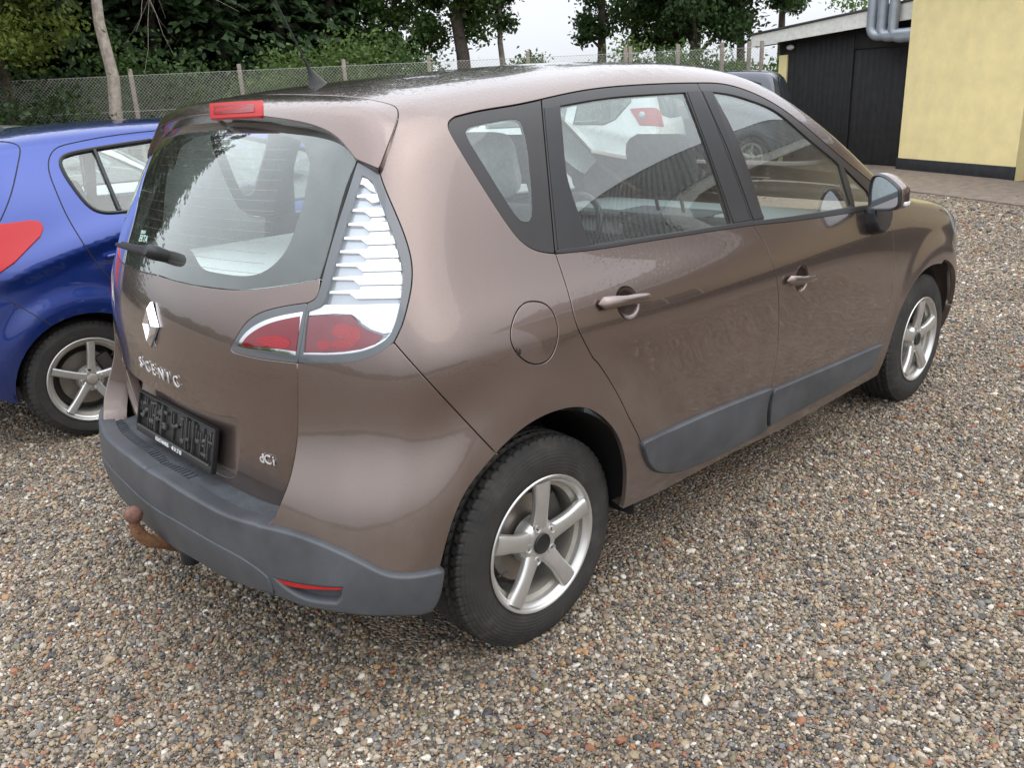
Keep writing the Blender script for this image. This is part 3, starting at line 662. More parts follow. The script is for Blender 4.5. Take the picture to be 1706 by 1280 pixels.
# tail lamps
KIND[0] = 'body'
def lampset(side_parent):
    DL = (-.72, -.66, .2)
    IN_R = Zl((805, 108), (845, 125), (880, 165), (910, 240), (950, 350), (990, 450), (1025, 560), (1045, 650), (1042, 760), (1028, 860), (1004, 955), (975, 1025), (940, 1065), (880, 1102), (800, 1130), (700, 1145), (600, 1150), (466, 1147))
    IN_L = Zl((466, 1147), (478, 1000), (494, 893))
    IN_L2 = Zl((494, 893), (540, 878), (572, 862), (592, 820), (640, 640), (700, 430), (760, 240), (805, 108))
    inner = [seg(IN_R, gap=0), seg(IN_L, gap=0), seg(IN_L2, gap=0)]
    KIND[0] = 'body'
    L_div = seg(Zl((490, 848), (470, 1000), (437, 1195)), gap=.0015)
    res = []
    fr = patch('tail_lamp', [L_lampT, L_lampR, L_lampB, (L_div[0][::-1], .0015, True), (L_lampL[0][::-1], .0025, True)], DL, holes=[inner], mat=M['lamp_rim'], parent=car, mirror=True, depth=.06, bev=.002, off=.001)
    KIND[0] = 'body'
    def sub(nm, segs, mt, off, depth=.006, hh=.02, bev=.0008):
        patch(nm, segs, DL, mat=M[mt], parent=fr[0], mirror=fr[1], off=off, depth=depth, h=hh, bev=bev); KIND[0] = 'body'
    sub('reflector_backing', inner, 'lamp_grey', -.016, 0)
    ytop = [215, 296, 378, 458, 536, 613, 692, 772]
    rx = [(892, 905), (926, 938), (952, 966), (985, 1000), (1010, 1020), (1030, 1036), (1040, 1042), (1040, 1036)]
    lx = [777, 752, 727, 702, 678, 655, 635, 617]
    for i, (yt, (r0, r1), l) in enumerate(zip(ytop, rx, lx)):
        w = r1-l; s0 = l+w*(.36-.012*i); s1 = s0+38
        sub('slat', [seg(Zl((l, yt+6), (s0, yt), (r0, yt-2), (r1, yt+44), (s1, yt+49), (s0, yt+20), (l-4, yt+18), (l, yt+6)), sharp=True, gap=0)], 'lamp_white', -.004, .012, .012)
        if i < 7 and i > 0: sub('slat_ledge', [seg(Zl((s1+6, yt+54), (r1-2, yt+49), (r1+4, yt+70), (s1-4, yt+74), (s1+6, yt+54)), sharp=True, gap=0)], 'lamp_white', -.009, .008, .012)
    sub('slat', [seg(Zl((806, 118), (838, 130), (868, 165), (884, 208), (850, 190), (812, 160), (792, 158), (806, 118)), sharp=True, gap=0)], 'lamp_white', -.004, .012, .012)
    sub('reflector_bowl', [seg(Zl((590, 858), (800, 858), (1026, 850), (1022, 890), (1000, 958), (975, 1012), (925, 1008), (850, 985), (790, 945), (745, 912), (640, 908), (497, 918), (500, 898), (545, 880), (590, 858)), sharp=True, gap=0)], 'lamp_white', -.003, .012, .015)
    sub('chrome_edge', [seg(Zl((800, 960), (860, 1000), (930, 1022), (972, 1018), (950, 1048), (880, 1090), (800, 1118), (700, 1133), (600, 1138), (468, 1136), (466, 1147), (600, 1150), (700, 1146), (810, 1128), (890, 1098), (950, 1058), (985, 1010), (960, 1006), (870, 990), (800, 950), (800, 960)), sharp=True, gap=0)], 'chrome', -.001, .004, .012)
    sub('red_lens', [seg(Zl((494, 925), (640, 920), (742, 918)), gap=0), seg(Zl((742, 918), (765, 950), (800, 985), (860, 1016), (925, 1035)), gap=0), seg(Zl((925, 1035), (880, 1082), (800, 1112), (700, 1128), (600, 1132), (468, 1130)), gap=0), seg(Zl((468, 1130), (478, 1030), (494, 925)), gap=0)], 'red', -.004, .008, .015)
    for cx, cy, a_, b_ in ((690, 1010, 60, 45), (755, 1030, 42, 48), (580, 1090, 40, 28), (690, 1085, 75, 25)):
        sub('bulb_glow', [seg(Zl(*ell_px(cx, cy, a_, b_, 0, 16)), gap=0)], 'red_bright', -.0034, 0, .02)
    sub('clear_lens', inner, 'lens_clear', .0005, 0, .03)
    # inner lamp on the gate
    KIND[0] = 'gate'
    il = patch('inner_tail_lamp', [L_inTg, L_inBg, (L_div[0][::-1], .0015, True)], (-1, -.3, .1), surf='gate', mat=M['lamp_rim'], parent=car, mirror=True, depth=.02, bev=.002, off=.001); KIND[0] = 'gate'
    def sub2(nm, segs, mt, off, depth=.004):
        patch(nm, segs, (-1, -.3, .1), surf='gate', mat=M[mt], parent=il[0], mirror=il[1], off=off, depth=depth, h=.02, bev=.0008); KIND[0] = 'gate'
    sub2('chrome_edge', [seg(Zl((95, 1080), (120, 1040), (180, 985), (290, 935), (466, 900)), gap=0), seg(Zl((466, 900), (440, 1030), (424, 1150)), gap=0), seg(Zl((424, 1150), (260, 1125), (95, 1095), (95, 1080)), gap=0)], 'chrome', .0015)
    sub2('red_lens', [seg(Zl((118, 1082), (140, 1050), (200, 1003), (300, 958), (452, 925)), gap=0), seg(Zl((452, 925), (440, 1030), (428, 1125)), gap=0), seg(Zl((428, 1125), (260, 1105), (118, 1090), (118, 1082)), gap=0)], 'red', .003)
    sub2('bulb_glow', [seg(Zl((190, 1060), (250, 1040), (390, 1058), (386, 1100), (260, 1092), (190, 1060)), gap=0)], 'red_bright', .0036, 0)
lampset(car)
# ------------------------------------------------------------------ doors
KIND[0] = 'body'; DS = (0, -1, .12)
def bowl(px_c, ax, ay, nm, parent, mirror_parent):
    """round finger recess pressed into the door skin"""
    c = unproject([px_c])[0]; n = grad(np.array([c]))[0]; u = np.array([1., 0, 0]); u -= n*(u@n); u /= np.linalg.norm(u); v = np.cross(n, u)
    prof = [(1.0, .0005), (.985, -.0015), (.94, -.006), (.75, -.014), (.45, -.019), (0.02, -.020)]; V = []; Fc = []; m = 36
    for (r, h_) in prof: V += [c+n*h_+u*ax*r*math.cos(2*PI*j/m)+v*ay*r*math.sin(2*PI*j/m) for j in range(m)]
    for i in range(len(prof)-1):
        for j in range(m): Fc.append((i*m+j, i*m+(j+1) % m, (i+1)*m+(j+1) % m, (i+1)*m+j))
    return c, n, u, v, V, Fc
def handle(parent, mparent, pc, px_left, px_right, px_ctr, rbowl):
    KIND[0] = 'body'
    c, n, u, v, V, Fc = bowl(px_ctr, rbowl, rbowl*.98, 'b', None, None)
    a, b = unproject([px_left, px_right])
    ax = (b-a); L = np.linalg.norm(ax); ax /= L; up = np.cross(n, ax); up /= np.linalg.norm(up)
    mbs = MB(); VV = []; FC = []; k = 20; st = np.linspace(0, 1, 15)
    for s in st:
        w = (.0195-.007*s)*(1-.42*math.exp(-((s-.42)/.14)**2)*.4)*(1 if s > .0 else 1); w *= min(1, (s/.06)**.5 if s < .06 else 1, ((1-s)/.08)**.5 if s > .92 else 1)
        hgt = .008+.017*math.sin(PI*min(1, s*1.02))**.7; w = max(w, .002); t_ = .010*min(1, max(.15, min(s, 1-s)*12))
        cc = a+ax*L*s+n*hgt
        VV += [cc+up*w*math.cos(2*PI*j/k)+n*t_*math.sin(2*PI*j/k) for j in range(k)]
    for i in range(len(st)-1):
        for j in range(k): FC.append((i*k+j, i*k+(j+1) % k, (i+1)*k+(j+1) % k, (i+1)*k+j))
    FC += [tuple(range(k))[::-1], tuple((len(st)-1)*k+j for j in range(k))]
    VV = np.array(VV); V = np.array(V)
    # posts down to the skin
    pm = MB()
    q = a+ax*L*.5; pm.box(q+n*.002, (L*.86, .014, .012), bev=.004)
    PV = np.array(pm.V); m_ = np.array([1, -1, 1])
    for sg, par in ((1, parent), (-1, mparent)):
        mm = m_ if sg < 0 else np.array([1, 1, 1])
        h_ = MB().add(VV*mm, FC).build('door_handle', M['brown'], par, autosmooth=60)
        MB().add(V*mm, Fc).build('handle_recess', M['brown'], par, autosmooth=60)
    return [(spline_px(np.array([c+u*rbowl*math.cos(2*PI*j/36)+v*rbowl*.98*math.sin(2*PI*j/36) for j in range(37)]), .01), 0., False)]
def bowl_hole(px_ctr, r):
    KIND[0] = 'body'; c = unproject([px_ctr])[0]; n = grad(np.array([c]))[0]; u = np.array([1., 0, 0]); u -= n*(u@n); u /= np.linalg.norm(u); v = np.cross(n, u)
    return [(np.array([c+u*r*math.cos(2*PI*j/36)+v*r*.98*math.sin(2*PI*j/36) for j in range(37)]), 0., False)]
HB1 = (1046, 504); HB2 = (1336, 464); R1 = .050
rd, rdl = patch('rear_door', [L_belt1, L_Blow, (L_rdbot[0][::-1], .0025, True), (L_rdlow[0][::-1], .0025, True)], DS, mat=M['brown'], parent=car, mirror=True, holes=[bowl_hole(HB1, R1)], depth=.02)
KIND[0] = 'body'
fd, fdl = patch('front_door', [L_belt2, L_Alow, (L_fdbot[0][::-1], .0025, True), (L_Blow[0][::-1], .0025, True)], DS, mat=M['brown'], parent=car, mirror=True, holes=[bowl_hole(HB2, R1)], depth=.02)
handle(rd, rdl, 0, (994, 508), (1084, 496), HB1, R1)
handle(fd, fdl, 0, (1308, 468), (1356, 462), HB2, R1)
KIND[0] = 'body'
# window frames, glass, belt strips
GL1 = [seg(Z3((597, 192), (800, 158), (1000, 142), (1133, 135)), gap=0), seg(Z3((1133, 135), (1225, 380), (1332, 698)), gap=0), seg(Z3((1332, 698), (1000, 748), (727, 790)), gap=0), seg(Z3((727, 790), (665, 620), (627, 490), (612, 350), (597, 192)), gap=0)]
fr1, fr1l = patch('window_frame', [L_roofr, L_Bup, (L_belt1[0][::-1], .0, True), (L_rdup[0][::-1], .0025, True)], DS, holes=[GL1], mat=M['pillar_film'], parent=rd, mirror=rdl, depth=.02, off=-.001)
KIND[0] = 'body'
GL2 = [seg(Z3((1247, 133))+Z4((300, 92), (400, 122), (500, 168), (620, 270), (740, 370), (765, 395)), gap=0), seg(Z4((765, 395), (800, 520), (818, 575)), gap=0), seg(Z4((818, 575), (640, 602), (445, 632)), gap=0), seg(Z4((445, 632), (330, 290))+Z3((1247, 133)), gap=0)]
GL3 = [seg(Z4((785, 405), (840, 460), (884, 505)), gap=0), seg(Z4((884, 505), (905, 545), (918, 562)), gap=0), seg(Z4((918, 562), (832, 574)), gap=0), seg(Z4((832, 574), (815, 500), (785, 405)), gap=0)]
fr2, fr2l = patch('window_frame', [L_rooff, L_Aup, (L_belt2[0][::-1], .0, True), (L_Bup[0][::-1], .0025, True)], DS, holes=[GL2, GL3], mat=M['pillar_film'], parent=fd, mirror=fdl, depth=.02, off=-.001, h=.018)
KIND[0] = 'body'
for G_, par, mp in ((GL1, rd, rdl), (GL2, fd, fdl), (GL3, fd, fdl)):
    patch('window_glass', [(s_[0], -.006, False) for s_ in G_], DS, off=-.007, mat=M['glass'], parent=par, mirror=mp, depth=0, h=.035); KIND[0] = 'body'
BS1 = seg(Z3((590, 812), (740, 795), (1000, 754), (1416, 688)), gap=0)
BS2 = seg(Z4((402, 638), (640, 606), (880, 572), (935, 566)), gap=0)
for A_, B_, par, mp in ((BS1, L_belt1, rd, rdl), (BS2, L_belt2, fd, fdl)):
    a_ = A_[0]; b_ = B_[0][::-1]
    patch('belt_strip', [(a_, 0., True), (np.array([a_[-1], b_[0]]), 0., True), (b_, 0., True), (np.array([b_[-1], a_[0]]), 0., True)], DS, off=.004, mat=M['black_plastic'], parent=par, mirror=mp, depth=.01, bev=.002, h=.02); KIND[0] = 'body'
# vertical applique on the frames, slightly proud, in satin black
for poly, par, mp in (([(530, 205), (592, 196), (608, 350), (623, 492), (660, 622), (722, 786), (738, 800), (590, 816), (570, 620), (548, 400), (530, 205)], rd, rdl), ([(1140, 135), (1188, 130), (1240, 240), (1300, 385), (1360, 545), (1408, 682), (1338, 694), (1230, 380), (1140, 135)], rd, rdl), ([(1204, 132), (1243, 131), (1330, 368), (1466, 672), (1422, 680), (1375, 545), (1310, 370), (1204, 132)], fd, fdl)):
    patch('pillar_applique', [seg(Z3(*poly), gap=0, sharp=True)], DS, off=.0015, mat=M['black_plastic'], parent=par, mirror=mp, depth=.004, bev=.001, h=.03); KIND[0] = 'body'
# quarter window
QC = [seg(Z3((195, 305), (205, 288), (230, 278), (300, 262), (390, 248), (425, 255), (443, 290), (465, 400), (478, 560), (481, 650), (468, 685), (440, 686), (410, 660), (350, 570), (270, 440), (210, 340), (195, 305)), gap=0)]
qf, qfl = patch('quarter_window', [(L_qw[0], .0025, True), L_qwt, L_rdup], DS, holes=[QC], off=-.003, mat=M['pillar_film'], parent=car, mirror=True, depth=.01); KIND[0] = 'body'
patch('window_glass', [(QC[0][0], -.004, False)], DS, off=-.004, mat=M['glass'], parent=qf, mirror=qfl, depth=0, h=.03); KIND[0] = 'body'
# side cladding on the doors
CR = [seg(Z5((908, 440), (1150, 330), (1432, 217)), gap=0), seg(Z5((1432, 217), (1412, 275), (1408, 380)), gap=0), seg(Z5((1408, 380), (1300, 437), (1200, 487), (1060, 543), (1005, 552), (960, 545), (930, 510), (908, 440)), gap=0)]
cr_, _x = patch('side_cladding', CR, (0, -1, 0), off=.014, mat=M['clad'], parent=rd, mirror=rdl, depth=.022, bev=.008, h=.02); KIND[0] = 'body'
CF = [seg([(1287, 650), (1380, 611), (1466, 574)], gap=0), seg([(1466, 574), (1459, 593), (1448, 613)], gap=0), seg([(1448, 613), (1400, 641), (1340, 674), (1279, 706)], gap=0), seg([(1279, 706), (1281, 676), (1287, 650)], gap=0)]
patch('side_cladding', CF, (0, -1, 0), off=.014, mat=M['clad'], parent=fd, mirror=fdl, depth=.022, bev=.006, h=.02); KIND[0] = 'body'
# ------------------------------------------------------------------ front: wings, bonnet, windscreen, nose
ap = L_Alow[0]; a0 = L_Aup[0][0]
f_arch = spline_px(np.array([(2.285, .30), (2.275, .40), (2.33, .55), (2.46, .68), (2.62, .722), (2.78, .715), (2.95, .64), (3.06, .52), (3.10, .42)]), .02)
f_arch = np.concatenate([L_farch[0][:, [0, 2]], f_arch[(f_arch[:, 0] > fa_end[0]+.03)]])
def on_side(xz): 
    O = np.stack([xz[:, 0], np.full(len(xz), -1.4), xz[:, 1]], 1); return march(O, np.array([[0, 1., 0]]*len(xz)), 0, 1.4, 40, 15)
L_fa3 = (on_side(f_arch), .001, True)
fe = L_fa3[0][-1]
def on_top(xy):
    O = np.array([[x, y, 3.] for x, y in xy]); return march(O, np.array([[0, 0, -1.]]*len(O)), 0, 3, 70, 15)
hood_edge = on_top(spline_px(np.array([(2.02, -.755), (2.25, -.735), (2.5, -.71), (2.8, -.672), (3.05, -.63)]), .03))
L_hood = (hood_edge, .002, True)
hl_a = hood_edge[-1]
lamp_back = on_side(spline_px(np.array([(hl_a[0]-.02, hl_a[2]-.03), (3.0, .84), (3.12, .76), (3.20, .72)]), .03))
LB = (np.concatenate([[hl_a], lamp_back]), .002, True)
lb_e = LB[0][-1]
fw, fwl = patch('front_wing', [(ap, .0025, True), seg([(1450, 612), (1461, 626)], gap=0), L_fa3, (np.array([fe, [3.16, -.80, .56], lb_e]), .002, True), (LB[0][::-1], .002, True), (hood_edge[::-1], .002, True), (np.array([hood_edge[0], a0]), 0., True), (L_Aup[0], .0025, True)], (.1, -1, .45), mat=M['brown'], parent=car, mirror=True, depth=.02)
nose = on_top(spline_px(np.array([(3.05, -.63), (3.22, -.45), (3.31, -.22), (3.34, 0)]), .03)); ws_b = on_top(spline_px(np.array([(2.02, -.755), (2.15, -.60), (2.24, -.35), (2.27, 0)]), .03))
patch('bonnet', [L_hood, (nose, .002, True), (np.array([nose[-1], ws_b[-1]]), 0, False), (ws_b[::-1], .003, True)], (0, 0, 1), mat=M['brown'], parent=car, both=True, depth=.02, h=.035)
wsp = spline_px(np.concatenate([L_ws[0]]), .03)
ws_side = L_ws[0]
patch('windscreen', [(ws_side[:-1], .004, False), (np.array([ws_side[-2], ws_side[-1]]), .004, False), (np.array([ws_side[-1], ws_b[-1]]), 0, False), (ws_b[::-1], .0, False), (np.array([ws_b[0], ws_side[0]]), 0, False)], (.5, 0, .86), mat=M['glass'], parent=car, both=True, depth=0, off=-.004, h=.05)
# headlamps and nose
hx = on_side(np.array([(3.2, .72)]))
hlp, hlpl = patch('headlamp', [(LB[0], .002, True), (np.array([lb_e, [3.36, -.62, .66], [3.42, -.45, .66]]), .002, True), (np.array([[3.42, -.45, .66], [3.34, -.40, .80], [3.25, -.47, .86], hl_a]), .002, True)], (.6, -.7, .5), mat=M['lamp_grey'], parent=car, mirror=True, depth=.02); KIND[0] = 'body'
patch('clear_lens', [(LB[0], .002, True), (np.array([lb_e, [3.36, -.62, .66], [3.42, -.45, .66]]), .002, True), (np.array([[3.42, -.45, .66], [3.34, -.40, .80], [3.25, -.47, .86], hl_a]), .002, True)], (.6, -.7, .5), mat=M['lens_clear'], parent=hlp, mirror=hlpl, depth=0, off=.006); KIND[0] = 'body'
patch('front_bumper', [(np.array([fe, [3.16, -.80, .56], lb_e]), .002, True), (np.array([lb_e, [3.36, -.62, .66], [3.42, -.45, .66], [3.34, -.40, .80]]), .002, True), (np.array([[3.34, -.40, .80], [3.42, -.2, .80], [3.44, 0, .80]]), 0, True), (np.array([[3.44, 0, .80], [3.55, 0, .5], [3.5, 0, .22]]), 0, False), (np.array([[3.5, 0, .22], [3.4, -.4, .22], [3.2, -.68, .22], [3.09, -.76, .24], fe]), 0, True)], (.8, -.6, 0), mat=M['brown'], parent=car, both=True, depth=.03, h=.04)
# ------------------------------------------------------------------ wheels
def make_tyre_mesh(R_, rim, w, treadn=62):
    prof = [(rim, -.5*w+.012), (rim+.012, -.5*w+.004), (rim+.035, -.5*w-.002), (rim+.062, -.5*w-.004), (R_-.045, -.5*w-.001), (R_-.028, -.5*w+.006), (R_-.016, -.5*w+.013), (R_-.008, -.5*w+.020)]
    nt_ = 26; tread = [(R_-.004*abs(2*i/(nt_-1)-1)**3, -.5*w+.022+(w-.044)*i/(nt_-1)) for i in range(nt_)]
    pr = prof+tread+[(r, -y) for r, y in prof[::-1]]; n = 310; m = len(pr); V = np.zeros((n, m, 3)); rng = np.random.default_rng(3)
    for j in range(n):
        a = 2*PI*j/n
        for i, (r, y) in enumerate(pr):
            if 5 <= i < m-5:
                s = (i-8)/(nt_-1) if 8 <= i < 8+nt_ else (0 if i < 8 else 1); groove = False
                for gs in (.22, .40, .60, .78): groove |= abs(s-gs) < .022
                ph = (j*treadn*1./n + (1.9*abs(s-.5))) % 1.0
                if ph < .27 and (s < .2 or s > .8): groove = True
                if ph < .18 and .24 < s < .38 or ph < .18 and .62 < s < .76: groove = True
                if .55 < ph < .66 and (s < .2 or s > .8): r -= .0025
                if groove: r -= .0075 if 8 <= i < 8+nt_ else (.005 if i in (7, m-8) else .003)
            V[j, i] = (r*math.cos(a), y, r*math.sin(a))
    Fc = [(j*m+i, j*m+i+1, ((j+1) % n)*m+i+1, ((j+1) % n)*m+i) for j in range(n) for i in range(m-1)]
    me = bpy.data.meshes.new('tyre'); me.from_pydata([tuple(v) for v in V.reshape(-1, 3)], [], Fc); me.update()
    bm = bmesh.new(); bm.from_mesh(me); bmesh.ops.recalc_face_normals(bm, faces=bm.faces[:]); bm.to_mesh(me); bm.free()
    me.polygons.foreach_set('use_smooth', [True]*len(me.polygons)); me.set_sharp_from_angle(angle=math.radians(38)); me.materials.append(M['tyre']); return me
def spoke_mesh(ang, r0, r1, wa, wb, y0, y1, twist=0., waist=.85, n=12, k=14, thick=.02):
    V = []; Fc = []
    for i in range(n):
        s = i/(n-1); r = r0+(r1-r0)*s; w = (wa+(wb-wa)*s)*(1-(1-waist)*math.sin(PI*min(1, s*1.15))); y = y0+(y1-y0)*(s**1.4)-.010*math.sin(PI*s)*.6
        a = ang+twist*s
        c = np.array([r*math.cos(a), y, r*math.sin(a)]); t = np.array([-math.sin(a), 0, math.cos(a)])
        for j in range(k):
            b = 2*PI*j/k; cx = math.copysign(abs(math.cos(b))**.55, math.cos(b)); sy = math.copysign(abs(math.sin(b))**.75, math.sin(b))
            V.append(c+t*w*.5*cx+np.array([0, 1, 0])*(thick*.5*sy))
    for i in range(n-1):
        for j in range(k): Fc.append((i*k+j, i*k+(j+1) % k, (i+1)*k+(j+1) % k, (i+1)*k+j))
    Fc += [tuple(range(k)), tuple((n-1)*k+j for j in range(k))]
    return V, Fc
def make_wheel(name, R_, rimr, w, ang0, nlug, lugr, style, parent):
    """wheel at the origin, outer face towards -y"""
    root = empty(name); root.parent = parent
    tm = make_tyre_mesh(R_, rimr-.010, w); link('tyre', tm, None, root)
    yo = -.5*w
    rim = MB().lathe([(rimr-.004, yo+.010), (rimr+.003, yo+.002), (rimr+.004, yo-.001), (rimr+.001, yo-.004), (rimr-.005, yo-.003), (rimr-.009, yo+.003), (rimr-.012, yo+.012), (rimr-.021, yo+.016), (rimr-.024, yo+.05), (rimr-.030, yo+.10), (rimr-.030, yo+.15), (rimr-.012, yo+.185)], 96).build('rim', M['alloy'], root, autosmooth=50)
    MB().lathe([(rimr-.022, yo+.03), (rimr-.036, yo+.036), (rimr-.040, yo+.055), (rimr-.034, yo+.10)], 96).build('rim_well', M['alloy_dirty'], root)
    hubm = MB()
    if style == 'five':
        for q in range(5):
            a = ang0+q*2*PI/5; hubm.add(*spoke_mesh(a, .030, rimr-.013, .072, .060, yo+.028, yo+.012, 0, .80, 14, 20, .032))
        hubm.lathe([(.001, yo+.012), (.034, yo+.010), (.040, yo+.009), (.056, yo+.011), (.066, yo+.018), (.073, yo+.034), (.074, yo+.06), (.001, yo+.062)], 60)
    else:
        for q in range(5):
            a = ang0+q*2*PI/5; hubm.add(*spoke_mesh(a, .03, rimr-.014, .046, .040, yo+.028, yo+.008, 0, .9, 12, 16, .026))
        hubm.lathe([(.001, yo+.018), (.030, yo+.018), (.034, yo+.024), (.062, yo+.028), (.070, yo+.045), (.001, yo+.05)], 60)
    sp = hubm.build('spokes', M['alloy'], root, autosmooth=40)
    for q in range(nlug):
        a = ang0+.30+q*2*PI/nlug if style == 'five' else .12+q*2*PI/nlug
        c = (lugr*math.cos(a), 0, lugr*math.sin(a)); a = a
        if style == 'five':
            MB().lathe([(.0155, yo+.018), (.0150, yo+.0085), (.0125, yo+.0075), (.0105, yo+.0085), (.0100, yo+.012), (.0001, yo+.012)], 20, c=c).build('bolt_seat', M['alloy'], root); MB().lathe([(.0098, yo+.0115), (.0001, yo+.0112)], 16, c=c).build('bolt_hole', M['steel_dark'], root)
            MB().lathe([(.0001, yo+.0095), (.0055, yo+.0095), (.0065, yo+.0105), (.0065, yo+.014)], 6, c=c).build('wheel_bolt', M['steel_dark'], root)
        else:
            MB().lathe([(.0001, yo+.010), (.007, yo+.010), (.009, yo+.014), (.010, yo+.034)], 12, c=c).build('wheel_bolt', M['chrome'], root)
    if style == 'five': MB().lathe([(.0001, yo+.006), (.020, yo+.006), (.027, yo+.004), (.030, yo+.003), (.0315, yo+.005), (.032, yo+.022)], 40).build('hub_cap', M['cap'], root)
    else: MB().lathe([(.0001, yo+.004), (.022, yo+.004), (.026, yo+.006), (.029, yo+.012), (.030, yo+.024)], 40).build('hub_cap', M['alloy_dirty'], root)
    MB().lathe([(.055, yo+.075), (.135, yo+.075), (.137, yo+.077), (.137, yo+.095), (.055, yo+.095)], 48).build('brake_disc', M['disc'], root)
    mb = MB().box((.10, yo+.085, .05), (.07, .06, .12), Euler((0, -.4, 0)).to_matrix(), .012); mb.lathe([(.001, yo+.12), (rimr-.045, yo+.125), (rimr-.035, yo+.17)], 40); mb.build('brake_caliper', M['steel_dark'], root)
    MB().tube([( (rimr-.030)*math.cos(a_), yo+.012, (rimr-.030)*math.sin(a_)) for a_ in (ang0+.53, ang0+.56)]+[((rimr-.062)*math.cos(ang0+.545), yo+.008, (rimr-.062)*math.sin(ang0+.545))], .0035, 8).build('valve', M['cap'], root)
    return root
def spoke_angle(px, hub): 
    p = on_plane(px, 1, -.862); return math.atan2(p[2]-hub[2], p[0]-hub[0])
YW = -.764
sa = spoke_angle((726+175/3.282-6, 700+700/3.282), (0, 0, .325))
wr = make_wheel('rear_wheel', .325, .2085, .195, sa, 5, .054, 'five', car); wr.location = (0, YW, .322)
wf = make_wheel('front_wheel', .325, .2085, .195, sa+.02, 5, .054, 'five', car); wf.location = (2.702, YW, .322)
for src, nm, x in ((wr, 'rear_wheel', 0), (wf, 'front_wheel', 2.702)):
    c = copy_tree(src, car); c.location = (x, -YW, .322); c.rotation_euler = (0, 0, PI)
# wheel arch liners and mud flap
for cx, rr, zz in ((-.035, .40, .33), (2.69, .42, .315)):
    for sg in (1, -1):
        prof = [(rr+.012, -.895 if cx < 1 else -.79), (rr+.006, -.86 if cx < 1 else -.78), (rr-.002, -.75), (rr-.01, -.58), (.0001, -.57)]
        mb = MB(); V = []; m_ = len(prof); n = 40
        for j in range(n+1):
            a = (.30 if cx > 1 else -.12)+(PI+(-.18 if cx > 1 else .24))*j/n
            V += [(cx+r*math.cos(a), sg*h_, max(zz+r*math.sin(a), .26)) for r, h_ in prof]
        mb.add(V, [(j*m_+i, j*m_+i+1, (j+1)*m_+i+1, (j+1)*m_+i) for j in range(n) for i in range(m_-1)]); mb.build('wheel_arch_liner', M['cap'], car)
# floor pan, so that the underside is closed
mb = MB(); mb.box((1.35, 0, .245), (3.5, 1.18, .06), bev=.02); mb.box((1.35, 0, .245), (1.75, 1.60, .055), bev=.02); mb.box((-.48, 0, .42), (.30, .9, .08), bev=.03); mb.build('floor_pan', M['steel_dark'], car)
# ------------------------------------------------------------------ fittings of the brown car
def text_mesh(txt, size, extrude=.002, bold=0.):
    cu = bpy.data.curves.new('t', 'FONT'); cu.body = txt; cu.size = size; cu.extrude = extrude; cu.align_x = 'CENTER'; cu.align_y = 'CENTER'; cu.offset = bold; cu.resolution_u = 3
    o = bpy.data.objects.new('t', cu); COL.objects.link(o); dg = bpy.context.evaluated_depsgraph_get(); me = bpy.data.meshes.new_from_object(o.evaluated_get(dg)); bpy.data.objects.remove(o); bpy.data.curves.remove(cu); return me
def frame_at(px, surf, right=(0, -1, 0)):
    KIND[0] = surf; FN[0] = None; p = unproject([px])[0]; n = grad(np.array([p]))[0]; r = np.array(right, float); r -= n*(r@n); r /= np.linalg.norm(r); u = np.cross(n, r); return p, n, r, u
def place(o, p, r, u, n): o.matrix_world = Matrix(((r[0], u[0], n[0], p[0]), (r[1], u[1], n[1], p[1]), (r[2], u[2], n[2], p[2]), (0, 0, 0, 1)))
for ch, px in zip('SCENIC', [(236.5, 604), (247.5, 611), (257.5, 616.5), (270.5, 624), (282, 630), (295, 636)]):
    p, n, r, u = frame_at(px, 'gate'); me = text_mesh(ch, .048, .0014, .0002); me.materials.append(M['badge']); o = bpy.data.objects.new('letter', me); COL.objects.link(o); o.parent = gate; place(o, p+n*.003, r, u, n)
for ch, px in zip('dCi', [(438, 763.5), (447.5, 766), (457.5, 768.5)]):
    p, n, r, u = frame_at(px, 'gate'); me = text_mesh(ch, .038, .0014, .0002); me.materials.append(M['badge']); o = bpy.data.objects.new('letter', me); COL.objects.link(o); o.parent = gate; place(o, p+n*.003, r, u, n)
# diamond emblem
p, n, r, u = frame_at((254.5, 541), 'gate'); hh, ww = .066, .047
def rh(h, w, z, cut=.0): return [(0, h, z), (w, 0, z), (0, -h, z), (-w, 0, z)]
V = rh(hh, ww, 0)+rh(hh*.97, ww*.96, .006)+rh(hh*.70, ww*.62, .017)+rh(hh*.42, ww*.30, .008)+rh(hh*.40, ww*.28, .0)
Fc = [(i*4+j, i*4+(j+1) % 4, (i+1)*4+(j+1) % 4, (i+1)*4+j) for i in range(4) for j in range(4)]
o = MB().add(V, Fc).build('emblem', M['chrome'], gate, smooth=False); place(o, p+n*.001, r, u, n)
# plate holder
C = np.array([-.668, 0, .677]); U_ = np.array([.031, 0, .121]); U_ /= np.linalg.norm(U_); R_ = np.array([0, -1., 0]); N_ = np.cross(R_, U_)
def loc(o): place(o, C, R_, U_, N_)
HO = MB(); HO.box((0, 0, -.006), (.525, .112, .006), bev=.001)
for (c_, d_) in (((0, .058, 0), (.530, .006, .016)), ((0, -.058, 0), (.530, .022, .016)), ((-.263, 0, 0), (.006, .12, .016)), ((.263, 0, 0), (.006, .12, .016))): HO.box(c_, d_, bev=.002)
ho = HO.build('plate_holder', M['cap'], gate); loc(ho)
mt_h = simple('holder_plastic', (.045, .045, .042), .38, var=.3, vscale=40)
RB = MB(); rg = random.Random(5)
for i in range(34):
    x = -.25+i*.0152
    if -.085 < x < .085 and rg.random() < .75: continue
    y0 = rg.choice([-.04, .0, .0]); y1 = rg.choice([.045, .03, .045]); RB.box((x, (y0+y1)/2, .0), (.004, abs(y1-y0), .008), bev=.001)
